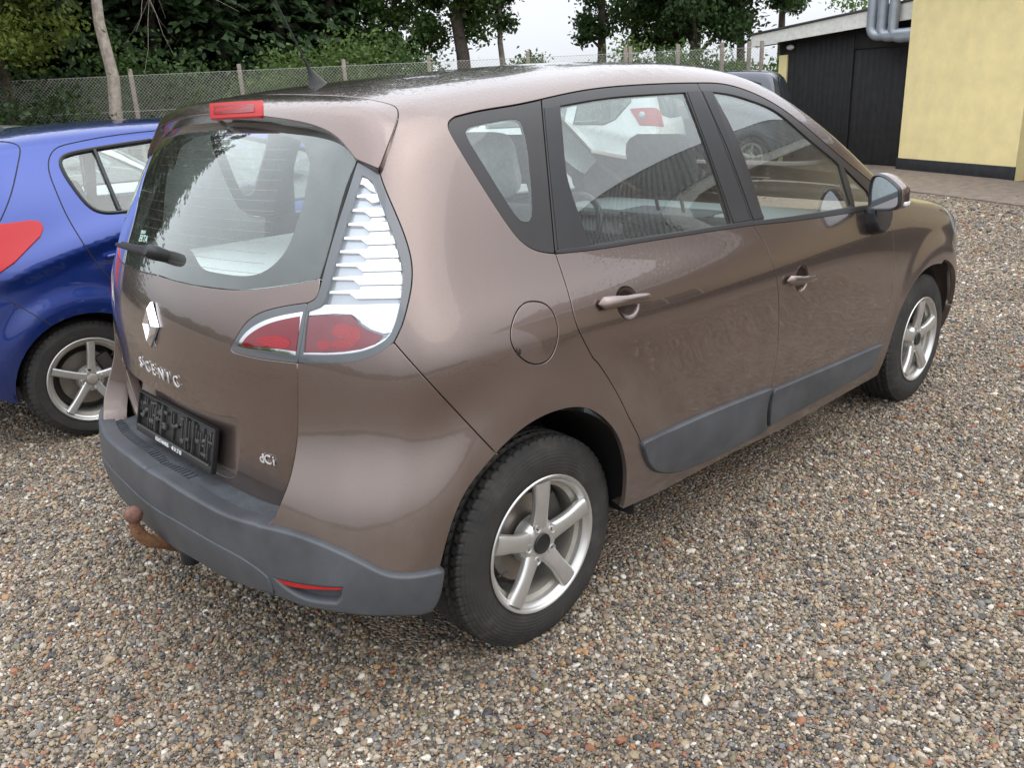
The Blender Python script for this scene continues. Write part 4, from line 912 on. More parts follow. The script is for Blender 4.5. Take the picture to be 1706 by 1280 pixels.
for i in range(26):
    RB.box((rg.uniform(-.25, .25), rg.uniform(-.038, .045), .001), (rg.uniform(.012, .035), rg.uniform(.004, .014), .010), bev=.0015)
for x in (-.13, -.085, .085, .13): RB.box((x, .004, .001), (.005, .095, .012), bev=.001)
for x in (-.2, .02, .2): RB.sphere((x, .01, .004), (.008, .008, .006), 10, 6)
RB.tube([(-.25, -.047, .008), (.25, -.047, .008)], .003, 6)
o = RB.build('holder_clips', mt_h, gate); loc(o); o['kind'] = 'stuff'
me = text_mesh("KILA'S HANDEL  ·  40 31 27 03", .0165, .0002, .0003); me.materials.append(M['white_text']); o = bpy.data.objects.new('holder_print', me); COL.objects.link(o); o.parent = gate; place(o, C+N_*.0085+U_*-.0585-R_*-.0+R_*-.02, R_*.86, U_, N_)
# rear wiper
p0, n0, r0, u0 = frame_at((277, 427), 'gate'); p1, n1, _, _ = frame_at((207, 411), 'gate')
a = p0+n0*.045; b = p1+n1*.022
MB().lathe([(.0001, .062), (.014, .060), (.020, .052), (.021, .03), (.018, 0)], 24, axis='z').build('wiper_cap', M['black_plastic'], gate).matrix_world = Matrix(((r0[0], u0[0], n0[0], p0[0]), (r0[1], u0[1], n0[1], p0[1]), (r0[2], u0[2], n0[2], p0[2]), (0, 0, 0, 1)))
mb = MB(); V = []; Fc = []; k = 12; d_ = b-a; L = np.linalg.norm(d_); d_ /= L; up_ = np.cross(n0, d_); up_ /= np.linalg.norm(up_)
st = np.linspace(-.02, 1.0, 12)
for s in st:
    w = .0145*(1-.55*max(0, s)**1.5); tt = .009*(1-.4*max(0, s))
    V += [a+d_*L*s+up_*w*math.cos(2*PI*j/k)+n0*(tt*math.sin(2*PI*j/k)) for j in range(k)]
for i in range(len(st)-1):
    for j in range(k): Fc.append((i*k+j, i*k+(j+1) % k, (i+1)*k+(j+1) % k, (i+1)*k+j))
Fc += [tuple(range(k)), tuple((len(st)-1)*k+j for j in range(k))]
wip = MB().add(V, Fc).build('wiper_arm', M['black_plastic'], gate)
MB().tube([p0+n0*.010+(a-p0-n0*.045)+d_*L*.25-up_*.012, p0+n0*.012+d_*L*.6-up_*.012, p1+n1*.008-up_*.01], .005, 6).build('wiper_blade', M['cap'], gate)
# glass etching
KIND[0] = 'gate'; p, n, r, u = frame_at((238.5, 397), 'gate')
mt_e = simple('glass_etching', (.55, .75, .68), .6)
for txt, px, sz in (('BILKA', (239, 387), .016), ('EKTA', (239, 398), .030)):
    p, n, r, u = frame_at(px, 'gate'); me = text_mesh(txt, sz, .0001); me.materials.append(mt_e); o = bpy.data.objects.new('glass_marking', me); COL.objects.link(o); o.parent = rear_window; place(o, p+n*.0006, r, u, n)
# aerial
b0 = on_plane((531, 137), 1, 0.); t0 = on_plane((514, 112), 1, 0.); t1 = on_plane((457, -2), 1, 0.)
zr = Rf(np.array([b0[0]]), np.array([0.]))[0]; b0 = np.array([b0[0], 0, zr-.006])
V = []; Fc = []; k = 16
for s, (L_, W_) in zip((0, .25, .55, 1.0), ((.040, .020), (.028, .016), (.016, .011), (.006, .006))):
    c = b0+(t0-b0)*s; V += [c+np.array([L_*math.cos(2*PI*j/k), W_*math.sin(2*PI*j/k), 0]) for j in range(k)]
for i in range(3):
    for j in range(k): Fc.append((i*k+j, i*k+(j+1) % k, (i+1)*k+(j+1) % k, (i+1)*k+j))
aer = MB().add(V, Fc).build('aerial', M['cap'], car)
MB().tube([t0-(t1-t0)*.03, t0+(t1-t0)*.15, t0+(t1-t0)*.16, t1, t1+(t1-t0)*.12], [.0055, .005, .0032, .0028, .0026], 8).build('aerial_rod', M['cap'], aer)
# tow hook
tp = [on_plane(q, 1, 0.) for q in ((223, 866), (226, 880), (236, 893), (252, 902), (275, 905), (300, 909))]
tpn = spline_px(np.array(tp+[np.array([-.62, 0, tp[-1][2]-.0]), np.array([-.50, 0, tp[-1][2]+.01])]), .012)
tow = MB().tube(tpn, [.014]+[.0155]*3+[.019]*(len(tpn)-4), 14).build('tow_hook', M['rust'], car)
tb = on_plane((222.5, 858), 1, 0.); MB().sphere(tb, .0262, 24, 16).build('tow_ball', M['rust_dark'], tow)
tsx = on_plane((318, 922), 0, -.66)
mb = MB().lathe([(.0001, -.03), (.030, -.03), (.033, -.02), (.033, .02), (.027, .035), (.0001, .035)], 20, axis='z', c=tuple(tsx)); mb.box(tsx+np.array([.05, 0, .04]), (.10, .05, .02), bev=.006); mb.build('tow_socket', M['black_plastic'], tow)
# door mirror
Zq = Zm(1430, 270, 9.847); XM = 1.905
OUT = Zq((150, 760), (155, 500), (185, 310), (230, 215), (300, 188), (400, 205), (520, 275), (640, 385), (690, 455), (695, 600), (675, 740), (560, 800), (300, 812), (185, 800))
ring = np.array([on_plane(q, 0, XM) for q in OUT]); ring = spline_px(np.concatenate([ring, ring[:1]]), .008)[:-1]; cen = ring.mean(0); ring = cen+(ring-cen)*.94
def mring(sc, dx, dy=0, dz=0): q = cen+(ring-cen)*np.array([1, sc, sc]); q = q+np.array([dx, dy, dz]); return q
def loft(rings, cap0=False, cap1=True):
    k = len(rings[0]); V = np.concatenate(rings); Fc = []
    for i in range(len(rings)-1):
        for j in range(k): Fc.append((i*k+j, i*k+(j+1) % k, (i+1)*k+(j+1) % k, (i+1)*k+j))
    if cap1: Fc.append(tuple((len(rings)-1)*k+j for j in range(k)))
    if cap0: Fc.append(tuple(range(k)))
    return V, Fc
mroot = {}
for sg in (1, -1):
    mm = np.array([1, sg, 1])
    V, Fc = loft([mring(.88, .012), mring(.90, -.002), mring(.97, -.007), mring(1.03, .002), mring(1.05, .016)], False, False)
    mfr = MB().add(V*mm, Fc).build('door_mirror', M['black_plastic'], fd if sg > 0 else fdl, autosmooth=60)
    mfr.parent = car
    V, Fc = loft([mring(1.05, .016), mring(1.07, .03, -.004), mring(1.06, .055, -.008), mring(.97, .085, -.008), mring(.75, .108, -.004), mring(.3, .118)])
    MB().add(V*mm, Fc).build('mirror_cap', M['brown'], mfr, autosmooth=60)
    V = mring(.89, .008)*mm; MB().add(V, [tuple(range(len(V)))]).build('mirror_glass', M['mirror'], mfr, smooth=False)
    ip = on_plane(Zq((785, 680))[0], 0, XM+.05); MB().box(ip*mm, (.05, .016, .016), bev=.004).build('indicator', M['lamp_white'], mfr)
KIND[0] = 'body'
MF = [(1443, 352), (1456, 354), (1470, 354), (1469, 366), (1464, 380), (1457, 386), (1449, 384), (1445, 372), (1443, 352)]
patch('mirror_foot', [seg(MF, gap=0, sharp=True)], DS, off=.045, mat=M['black_plastic'], parent=fd, mirror=fdl, depth=.05, bev=.012, h=.02); KIND[0] = 'body'
# ------------------------------------------------------------------ interior
patch('roof_lining', [(s_[0], .0, False) for s_ in [L_spc, L_spj, L_lampR, (np.array([L_bq[0][0], L_rdlow[0][len(L_rdlow[0])//4]]), 0, False), (L_rdlow[0][:len(L_rdlow[0])//4][::-1], 0, False), L_qw, L_qwt, L_roofr, L_rooff, L_ws, L_mid]], (-.25, -.62, .72), off=-.030, mat=M['trim_light'], parent=car, both=True, depth=0, h=.05)
KIND[0] = 'body'
patch('door_card', [(s_[0], 0, False) for s_ in (L_belt1, L_Blow, (L_rdbot[0][::-1],), (L_rdlow[0][::-1],))], DS, off=-.06, mat=M['dash'], parent=rd, mirror=rdl, depth=0, h=.06); KIND[0] = 'body'
patch('door_card', [(s_[0], 0, False) for s_ in (L_belt2, L_Alow, (L_fdbot[0][::-1],), (L_Blow[0][::-1],))], DS, off=-.06, mat=M['dash'], parent=fd, mirror=fdl, depth=0, h=.06)
patch('gate_lining', [L_gbc[:1]+(0, False), (L_gbot[0], 0, False), (L_gend[0], 0, False), (L_lampLg[0], 0, False), (L_ggap[0], 0, False), (L_gb[0], 0, False), (L_gbm[0], 0, False), (np.array([L_gbm[0][-1], [g_top0[0], 0, g_top0[2]]]), 0, False)], (-1, 0, .05), surf='gate', off=-.075, mat=M['trim_light'], parent=gate, both=True, depth=0, h=.06)
def rounded(c, d, bev, R=None, name='cushion', mat='fabric', parent=None): return MB().box(c, d, R, bev).build(name, M[mat], parent, autosmooth=70)
M['fabric_light'] = simple('light_seat_fabric', (.42, .43, .44), .9, var=.15, vscale=40)
def seat(x, y, wide, rec, head=True, zb=.42, fm='fabric'):
    st_ = empty('seat', (x, y, 0)); st_.parent = car
    rounded((.24, 0, zb), (.52, wide, .16), .05, name='cushion', mat=fm, parent=st_)
    Rm = Euler((0, -rec, 0)).to_matrix(); ax = Rm @ Vector((0, 0, 1))
    rounded(Vector((0, 0, zb+.04))+ax*.30, (.15, wide, .62), .06, Rm, 'backrest', fm, st_)
    return st_, Rm, ax
for (x, y) in ((1.43, -.41), (1.43, .41)):
    s_, Rm, ax = seat(x, y, .48, .32, zb=.46)
    q = Vector((0, 0, .50))+ax*.84; rounded(q, (.115, .29, .225), .055, Rm, 'headrest', parent=s_)
    for dy in (-.06, .06): MB().tube([q-ax*.2+Vector((0, dy, 0)), q+Vector((0, dy, 0))], .007, 8).build('headrest_post', M['steel_dark'], s_)
for (x, y) in ((.44, -.42), (.44, 0), (.44, .42)):
    s_, Rm, ax = seat(x, y, .40, .22, zb=.46, fm='fabric_light')
    q = Vector((0, 0, .50))+ax*.89; rounded(q, (.10, .26, .20), .05, Rm, 'headrest', 'fabric_light', s_)
    for dy in (-.05, .05): MB().tube([q-ax*.16+Vector((0, dy, 0)), q+Vector((0, dy, 0))], .006, 8).build('headrest_post', M['steel_dark'], s_)
# dashboard with cowl, vents and steering wheel
prof = [(1.62, .55), (1.66, .80), (1.70, .90), (1.82, .965), (1.95, .985), (2.10, .99), (2.2, .97), (2.2, .6)]
mb = MB(); n = len(prof); V = [(px_, y, pz) for y in (-.74, .74) for px_, pz in prof]; mb.add(V, [(i, i+1, n+i+1, n+i) for i in range(n-1)]+[tuple(range(n)), tuple(range(n, 2*n))]); dash = mb.build('dashboard', M['dash'], car)
MB().box((1.98, 0, .985), (.40, 1.40, .05), bev=.02).build('dash_top', M['dash_light'], dash)
MB().box((1.80, .0, .985), (.22, .5, .07), bev=.03).build('instrument_cowl', M['dash'], dash)
for y in (-.62, -.1, .1, .62): MB().lathe([(.0001, 0), (.03, 0), (.04, .01), (.045, .0), (.045, -.03)], 18, axis='z', c=(1.74, y, .93)).build('air_vent', M['cap'], dash)
mb = MB(); c = Vector((1.52, .40, .93)); Rm = Euler((0, math.radians(-62), 0)).to_matrix()
mb.tube([c+Rm @ Vector((.185*math.cos(a), .185*math.sin(a), 0)) for a in [2*PI*i/40 for i in range(41)]], .015, 10, False)
for a in (0.2, PI-.2, -PI/2): mb.tube([c, c+Rm @ Vector((.18*math.sin(a+PI/2)*0+.18*math.cos(a), .18*math.sin(a), 0))], .016, 8)
mb.sphere(c, .06, 12, 8); mb.build('steering_wheel', M['cap'], dash)
MB().box((.62, 0, .30), (2.2, 1.5, .06), bev=.02).build('carpet', M['fabric'], car)
MB().box((-.17, 0, 1.09), (.66, 1.14, .025), bev=.01).build('parcel_shelf', simple('load_cover', (.84, .87, .86), .7), car)
# ------------------------------------------------------------------ ground
PAL = [(.185, .143, .101), (.32, .25, .163), (.058, .054, .052), (.165, .158, .150), (.23, .172, .122), (.25, .105, .058), (.31, .18, .085), (.54, .50, .435), (.155, .134, .083), (.36, .305, .235), (.095, .080, .064), (.25, .22, .18), (.12, .112, .105), (.42, .37, .305)]
PW = [14, 13, 8, 9, 13, 4, 4, 3.5, 5, 8, 7, 10, 7, 5]
def pal_ramp(t, fac):
    r = N('ShaderNodeValToRGB', t); r.color_ramp.interpolation = 'CONSTANT'; e = r.color_ramp.elements; tot = sum(PW); acc = 0
    while len(e) < len(PAL): e.new(.5)
    for q, c, w in zip(e, PAL, PW): q.position = acc/tot; q.color = (*c, 1); acc += w
    t.links.new(fac, r.inputs[0]); return r
m, t, b, _ = newmat('gravel_bed'); S(b, Roughness=.75)
tcn = N('ShaderNodeTexCoord', t); nzw = noise(t, 40, 2, .5)
vo = N('ShaderNodeTexVoronoi', t); vo.inputs['Scale'].default_value = 95; vo.inputs['Randomness'].default_value = 1.0; t.links.new(tcn.outputs['Object'], vo.inputs['Vector'])
wn = N('ShaderNodeTexWhiteNoise', t); t.links.new(vo.outputs['Position'], wn.inputs['Vector']); r1 = pal_ramp(t, wn.outputs['Value'])
big = noise(t, .55, 4, .55); rb = ramp(t, big.outputs['Fac'], [(.35, (.80, .78, .76)), (.65, (1.10, 1.06, 1.02))])
mxm = N('ShaderNodeMix', t, data_type='RGBA', blend_type='MULTIPLY'); mxm.inputs[0].default_value = 1; t.links.new(r1.outputs[0], mxm.inputs[6]); t.links.new(rb.outputs[0], mxm.inputs[7])
t.links.new(mxm.outputs[2], b.inputs['Base Color']); inv = N('ShaderNodeMath', t, operation='SUBTRACT'); inv.inputs[0].default_value = 1; t.links.new(vo.outputs['Distance'], inv.inputs[1])
bump(t, b, inv.outputs[0], 1.0, .012); M['gravel'] = m
g_me = bpy.data.meshes.new('gravel_ground'); g_me.from_pydata([(-350, -350, 0), (350, -350, 0), (350, 350, 0), (-350, 350, 0)], [], [(0, 1, 2, 3)])
gr = link('gravel_ground', g_me, M['gravel']); gr['kind'] = 'structure'
# loose pebbles: real stones lying on the bed where the photograph shows them one by one
m, t, b, _ = newmat('pebble'); S(b, Roughness=.62, Specular_IOR_Level=.45); oi = N('ShaderNodeObjectInfo', t); r1 = pal_ramp(t, oi.outputs['Random'])
nn_ = noise(t, 2.2, 4, .6); r2 = ramp(t, nn_.outputs['Fac'], [(.3, (.75, .74, .72)), (.7, (1.2, 1.2, 1.2))]); mxm = N('ShaderNodeMix', t, data_type='RGBA', blend_type='MULTIPLY'); mxm.inputs[0].default_value = 1
gp_ = N('ShaderNodeNewGeometry', t); bg_ = noise(t, .9, 5, .6, vec=gp_.outputs['Position']); rb_ = ramp(t, bg_.outputs['Fac'], [(.32, (.72, .70, .68)), (.5, (1, 1, 1)), (.7, (1.14, 1.12, 1.08))]); mx2 = N('ShaderNodeMix', t, data_type='RGBA', blend_type='MULTIPLY'); mx2.inputs[0].default_value = 1
t.links.new(r1.outputs[0], mxm.inputs[6]); t.links.new(r2.outputs[0], mxm.inputs[7]); t.links.new(mxm.outputs[2], mx2.inputs[6]); t.links.new(rb_.outputs[0], mx2.inputs[7]); t.links.new(mx2.outputs[2], b.inputs['Base Color']); M['pebble'] = m
def pebble_points():
    out = []
    for r0, r1, sp, sc, am in ((1.0, 3.4, .0080, 1.0, 96), (3.4, 5.0, .0098, 1.08, 96), (5.0, 7.2, .0140, 1.2, 90), (7.2, 10.0, .0185, 1.45, 40), (10.0, 14.5, .030, 1.9, 36)):
        a0, a1 = math.radians(8 if r1 > 8 else -6), math.radians(am)
        xs = np.arange(-r1, r1, sp); X, Y = np.meshgrid(xs, xs); X = X.ravel()+RNG.uniform(-.5, .5, X.size)*sp; Y = Y.ravel()+RNG.uniform(-.5, .5, Y.size)*sp
        R_ = np.hypot(X, Y); A = np.arctan2(Y, X); k = (R_ > r0) & (R_ < r1) & (A > a0-.9*np.clip((3-R_)/2, 0, 1)) & (A < a1+.5*np.clip((3-R_)/2, 0, 1)); k &= RNG.random(len(R_)) < np.clip((14.5-R_)/4.5, 0, 1); X = X[k]+CAM[0]; Y = Y[k]+CAM[1]
        k = ~((X > -.35) & (X < 3.1) & (np.abs(Y) < .62)) & ~((X > .4) & (X < 2.3) & (np.abs(Y) < .75)) & ~((X > .4) & (X < 3.4) & (Y > .6) & (Y < 4.)) & ~((X > 0.1) & (Y > 2.25) & (Y < 4))
        out.append(np.stack([X[k], Y[k], np.full(k.sum(), sc)], 1))
    return np.concatenate(out)
PP = pebble_points(); nP = len(PP)
sz = np.clip(RNG.lognormal(math.log(.0044), .37, nP), .0025, .0140)*PP[:, 2]
zz = RNG.uniform(-.15, .55, nP)*sz+RNG.choice([0, .0025, .005], nP, p=[.6, .28, .12])
pm = bpy.data.meshes.new('pebble_gravel'); pm.vertices.add(nP); pm.vertices.foreach_set('co', np.stack([PP[:, 0], PP[:, 1], zz], 1).ravel().astype(np.float32))
at = pm.attributes.new('scl', 'FLOAT_VECTOR', 'POINT'); at.data.foreach_set('vector', (sz[:, None]*np.stack([RNG.uniform(.95, 1.45, nP), RNG.uniform(.75, 1.0, nP), RNG.uniform(.5, .85, nP)], 1)).ravel().astype(np.float32))
at = pm.attributes.new('rot', 'FLOAT_VECTOR', 'POINT'); at.data.foreach_set('vector', np.stack([RNG.normal(0, .35, nP), RNG.normal(0, .35, nP), RNG.uniform(0, 6.28, nP)], 1).ravel().astype(np.float32))
at = pm.attributes.new('pick', 'INT', 'POINT'); at.data.foreach_set('value', RNG.integers(0, 7, nP).astype(np.int32))
peb = link('pebble_gravel', pm, M['pebble']); tag(peb, 'loose mixed brown, grey and white pebbles covering the yard', 'gravel', kind='stuff')
ng = bpy.data.node_groups.new('pebbles', 'GeometryNodeTree'); ng.interface.new_socket('Geometry', in_out='INPUT', socket_type='NodeSocketGeometry'); ng.interface.new_socket('Geometry', in_out='OUTPUT', socket_type='NodeSocketGeometry')
gi = ng.nodes.new('NodeGroupInput'); go = ng.nodes.new('NodeGroupOutput'); ip = ng.nodes.new('GeometryNodeInstanceOnPoints'); g2i = ng.nodes.new('GeometryNodeGeometryToInstance')
for q in range(7):
    ic = ng.nodes.new('GeometryNodeMeshIcoSphere'); ic.inputs['Radius'].default_value = 1; ic.inputs['Subdivisions'].default_value = 3 if q < 4 else 2
    sp_ = ng.nodes.new('GeometryNodeSetPosition'); no = ng.nodes.new('ShaderNodeTexNoise'); no.noise_dimensions = '4D'; no.inputs['W'].default_value = q*7.3; no.inputs['Scale'].default_value = .9+.12*q; no.inputs['Detail'].default_value = 1.5
    su = ng.nodes.new('ShaderNodeVectorMath'); su.operation = 'SUBTRACT'; su.inputs[1].default_value = (.5, .5, .5); sc_ = ng.nodes.new('ShaderNodeVectorMath'); sc_.operation = 'SCALE'; sc_.inputs['Scale'].default_value = 1.5
    ps = ng.nodes.new('GeometryNodeInputPosition'); ng.links.new(ps.outputs[0], no.inputs['Vector']); ng.links.new(no.outputs['Color'], su.inputs[0]); ng.links.new(su.outputs[0], sc_.inputs[0]); ng.links.new(ic.outputs['Mesh'], sp_.inputs['Geometry']); ng.links.new(sc_.outputs[0], sp_.inputs['Offset'])
    ss = ng.nodes.new('GeometryNodeSetShadeSmooth'); ng.links.new(sp_.outputs[0], ss.inputs[0])
    smn = ng.nodes.new('GeometryNodeSetMaterial'); smn.inputs['Material'].default_value = M['pebble']; ng.links.new(ss.outputs[0], smn.inputs[0]); ng.links.new(smn.outputs[0], g2i.inputs[0])
def natt(nm, ty): q = ng.nodes.new('GeometryNodeInputNamedAttribute'); q.data_type = ty; q.inputs['Name'].default_value = nm; return q
e2r = ng.nodes.new('FunctionNodeEulerToRotation'); ng.links.new(natt('rot', 'FLOAT_VECTOR').outputs[0], e2r.inputs[0])
ng.links.new(gi.outputs[0], ip.inputs['Points']); ng.links.new(g2i.outputs[0], ip.inputs['Instance']); ip.inputs['Pick Instance'].default_value = True
ng.links.new(natt('pick', 'INT').outputs[0], ip.inputs['Instance Index']); ng.links.new(e2r.outputs[0], ip.inputs['Rotation']); ng.links.new(natt('scl', 'FLOAT_VECTOR').outputs[0], ip.inputs['Scale']); ng.links.new(ip.outputs[0], go.inputs[0])
md = peb.modifiers.new('pebbles', 'NODES'); md.node_group = ng
# ------------------------------------------------------------------ yellow building, black shed, paving
M['yellow'] = simple('yellow_render', (.87, .73, .37), .85, var=.08, vscale=3, bmp=.25, bscale=90)
M['yellow2'] = simple('muted_render', (.52, .42, .27), .85, var=.06, vscale=3)  # yellow toned down on the unseen wall to weaken its reflection in the paint
M['blackboard'] = simple('black_stained_wood', (.018, .018, .019), .75, var=.35, vscale=7, bmp=.2, bscale=60)
M['plinth'] = simple('black_plinth', (.022, .023, .026), .7, var=.3, vscale=10, bmp=.2, bscale=40)
M['whitewood'] = simple('white_fascia', (.70, .69, .64), .7, var=.12, vscale=14)
M['galv'] = simple('grey_pipe', (.33, .36, .40), .4, .35, var=.1, vscale=6)
M['roofsheet'] = simple('dark_roof_sheet', (.055, .050, .048), .6, var=.25, vscale=2)
M['paving'] = simple('brown_paving', (.19, .15, .118), .9, var=.25, vscale=6, bmp=.3, bscale=50)
P1 = np.array([14.15, 3.99]); DW = np.array([-.48, -.876]); DW /= np.linalg.norm(DW); NW = np.array([DW[1], -DW[0]]);  NW = NW if NW @ (CAM[:2]-P1) > 0 else -NW
def wall_frame(o, P, d, nrm): o.matrix_world = Matrix(((d[0], nrm[0], 0, P[0]), (d[1], nrm[1], 0, P[1]), (0, 0, 1, 0), (0, 0, 0, 1)))
yh = empty('yellow_house'); wall_frame(yh, P1, DW, NW); tag(yh, 'yellow rendered house with black plinth at the right edge', 'building')
# local: x along the wall, y out of the wall, z up
MB().box((1.285, -3, 1.95), (2.57, 6, 3.9)).build('wall', M['yellow'], yh, smooth=False)
MB().box((8.9, -3.1, 1.95), (12.66, 5.8, 3.9)).build('wall', M['yellow2'], yh, smooth=False)
MB().box((1.285, .012, .105), (2.60, .03, .21), bev=.006).build('plinth', M['plinth'], yh)
MB().box((8.9, -.19, .45), (12.6, .03, .90), bev=.006).build('plinth', M['plinth'], yh)  # tall dark band added on the unseen wall to cut its yellow reflection
mb = MB(); V = []; nr_ = 150; L0, L1 = -.3, 15.4
for i in range(nr_*4+1):
    x = L0+(L1-L0)*i/(nr_*4); rz = (0, .035, .035, 0)[i % 4]
    V += [(x, .45, 3.72+rz), (x, -3.2, 5.6+rz)]
mb.add(V, [(2*i, 2*i+1, 2*i+3, 2*i+2) for i in range(nr_*4)]); mb.build('roof', M['roofsheet'], yh, smooth=False)
V = [(L0, -3.2, 5.63), (L1, -3.2, 5.63), (L1, -6.7, 3.75), (L0, -6.7, 3.75)]; MB().add(V, [(0, 1, 2, 3)]).build('roof', M['roofsheet'], yh, smooth=False)
MB().box((7.5, .42, 3.66), (15.8, .04, .16)).build('fascia', M['whitewood'], yh, smooth=False)
M['dark_glass'] = simple('dark_window', (.03, .035, .04), .05)
M['brown_door'] = simple('brown_door', (.10, .055, .035), .5)
for x0, w_, z0, z1, mt in ((4.2, 1.0, 0.05, 2.1, 'brown_door'), (12.0, 1.4, .95, 2.1, 'dark_glass')):
    wn_ = MB().box((x0+w_/2, -.19, (z0+z1)/2), (w_, .04, z1-z0)).build('door' if 'door' in mt else 'window', M[mt], yh, smooth=False)
    mb = MB()
    for c_, d_ in (((x0+w_/2, -.16, z1+.03), (w_+.12, .06, .06)), ((x0+w_/2, -.16, z0-.03), (w_+.12, .06, .06)), ((x0-.03, -.16, (z0+z1)/2), (.06, .06, z1-z0)), ((x0+w_+.03, -.16, (z0+z1)/2), (.06, .06, z1-z0)), ((x0+w_/2, -.165, (z0+z1)/2), (.05, .03, z1-z0))): mb.box(c_, d_)
    mb.build('frame', M['whitewood'], wn_, smooth=False)
# shed
DSH = np.array([.25, 1.2]); DSH /= np.linalg.norm(DSH); NS = np.array([-DSH[1], DSH[0]]); P2 = P1+np.array([.06, .10])+.45*np.array([DSH[1], -DSH[0]]); NS = NS if NS @ (CAM[:2]-P2) > 0 else -NS
sh = empty('black_shed'); wall_frame(sh, P2, DSH, NS); sh.scale = (1.03, 1.03, 1.03); tag(sh, 'black timber shed with peeling white fascia left of the yellow house', 'shed')
MB().box((1.45, -1.53, 1.2), (3.2, 3, 2.4)).build('wall', M['blackboard'], sh, smooth=False)
pl = None; x = 1.36; i = 0
while x < 2.79:
    w_ = .118; o = MB().box((x+w_/2, -.015, 1.2), (w_-.0025, .022+.0012*(i % 3), 2.5), bev=.0012).build('plank', M['blackboard'], sh); x += w_; i += 1
MB().box((.66, -.012, 2.25), (1.36, .03, .42), bev=.004).build('plank', M['blackboard'], sh)
dr = MB().box((.64, -.035, 1.01), (1.28, .02, 2.03), bev=.004).build('door', M['blackboard'], sh)
for k in range(10): MB().box((.065+k*.128, -.022, 1.01), (.126, .012, 2.0), bev=.0012).build('plank', M['blackboard'], dr)
MB().box((1.33, -.005, 1.2), (.06, .05, 2.5), bev=.004).build('door_post', M['blackboard'], sh)
MB().box((2.905, .006, 1.0), (.20, .05, 2.08)).build('corner_board', M['yellow'], sh, smooth=False)
fa = MB(); V = [(-.1, .25, 2.44), (3.55, .25, 2.235), (3.55, .25, 2.44), (-.1, .25, 2.72)]; fa.add(V+[(v[0], .21, v[2]) for v in V], [(0, 1, 2, 3), (7, 6, 5, 4), (0, 4, 5, 1), (1, 5, 6, 2), (2, 6, 7, 3), (3, 7, 4, 0)]); fa.build('fascia', M['whitewood'], sh, smooth=False)
rf = MB(); V = [(-.15, .28, 2.73), (3.6, .28, 2.45), (3.6, -3.3, 2.45), (-.15, -3.3, 2.73)]; rf.add(V+[(v[0], v[1], v[2]+.03) for v in V], [(0, 1, 2, 3), (7, 6, 5, 4), (0, 4, 5, 1), (1, 5, 6, 2), (2, 6, 7, 3), (3, 7, 4, 0)]); rf.build('roof', M['roofsheet'], sh, smooth=False)
sf = MB(); V = [(-.1, .24, 2.40), (3.5, .24, 2.23), (3.5, 0, 2.23), (-.1, 0, 2.40)]; sf.add(V, [(0, 1, 2, 3)]); sf.build('soffit', M['blackboard'], sh, smooth=False)
MB().sphere((2.72, .05, 2.17), (.09, .05, .05), 14, 8).build('wall_lamp', M['whitewood'], sh)
for k, (px_, dz) in enumerate(((1453, .0), (1470, .02), (1489, .05))):
    d_ = pxray([(px_, 30)])[0]; PO = P2+.37*NS; t_ = ((PO-CAM[:2]) @ NS)/(d_[:2] @ NS); q = CAM+d_*t_; bz = q[2]-.30-.01*k
    hdir = -DSH; pts = [(q[0], q[1], 4.6), (q[0], q[1], bz+.16)]+[(q[0]+.16*(1-math.cos(a))*hdir[0], q[1]+.16*(1-math.cos(a))*hdir[1], bz+.16-.16*math.sin(a)) for a in np.linspace(.15, PI/2, 7)]
    pts += [(pts[-1][0]+.9*hdir[0], pts[-1][1]+.9*hdir[1], pts[-1][2])]
    o = MB().tube(pts, .088, 20).build('vent_pipe', M['galv'], None); tag(o, ['left grey vent pipe of three in front of the shed roof', 'middle grey vent pipe of three in front of the shed roof', 'right grey vent pipe of three, next to the yellow wall'][k], 'pipe', 'grey vent pipes at the shed')
    MB().tube([(q[0], q[1], bz+.33), (q[0], q[1], bz+.36)], .093, 20).build('pipe_clamp', M['galv'], o)
pv = [on_plane(q, 2, .0) for q in ((1380, 272), (1494, 279), (1760, 312), (1800, 352), (1706, 345), (1600, 331), (1515, 320), (1440, 308))]
V = [(p[0], p[1], .02) for p in pv]+[(p[0], p[1], -.02) for p in pv]; n = len(pv)
pvo = MB().add(V, [tuple(range(n))]+[(i, (i+1) % n, (i+1) % n+n, i+n) for i in range(n)]).build('paving', M['paving'], None, smooth=False); pvo['kind'] = 'structure'
# ------------------------------------------------------------------ chain-link fence
M['post'] = simple('concrete_post', (.24, .205, .17), .9, var=.2, vscale=12, bmp=.3, bscale=40)
M['wire'] = simple('galvanised_wire', (.42, .42, .38), .5, .3)
FD = 17.2; FA = math.radians(52); FC = CAM[:2]+FD*np.array([math.cos(FA), math.sin(FA)]); FT = np.array([-math.sin(FA), math.cos(FA)])   # along: towards the left of the picture
FH = 2.27
fence = empty('chain_link_fence', (FC[0], FC[1], 0)); fence.matrix_world = Matrix(((FT[0], -math.cos(FA), 0, FC[0]), (FT[1], -math.sin(FA), 0, FC[1]), (0, 0, 1, 0), (0, 0, 0, 1)))
tag(fence, 'galvanised chain-link fence on concrete posts along the far side of the yard', 'fence')
def fs(px): d_ = pxray([(px, 110)])[0]; a = math.atan2(d_[1], d_[0]); return FD*math.tan(a-FA)
px_posts = [1268, 1247, 1202, 1129, 1050, 1042, 880, 715, 573, 398, 215, 0]
sposts = [fs(p) for p in px_posts]; sposts = sposts+[sposts[-1]+1.98*k for k in range(1, 5)]
for s in sposts: MB().box((s, 0, (FH+.10)/2), (.07, .07, FH+.10), bev=.012).build('post', M['post'], fence)
s0, s1 = min(sposts), max(sposts)
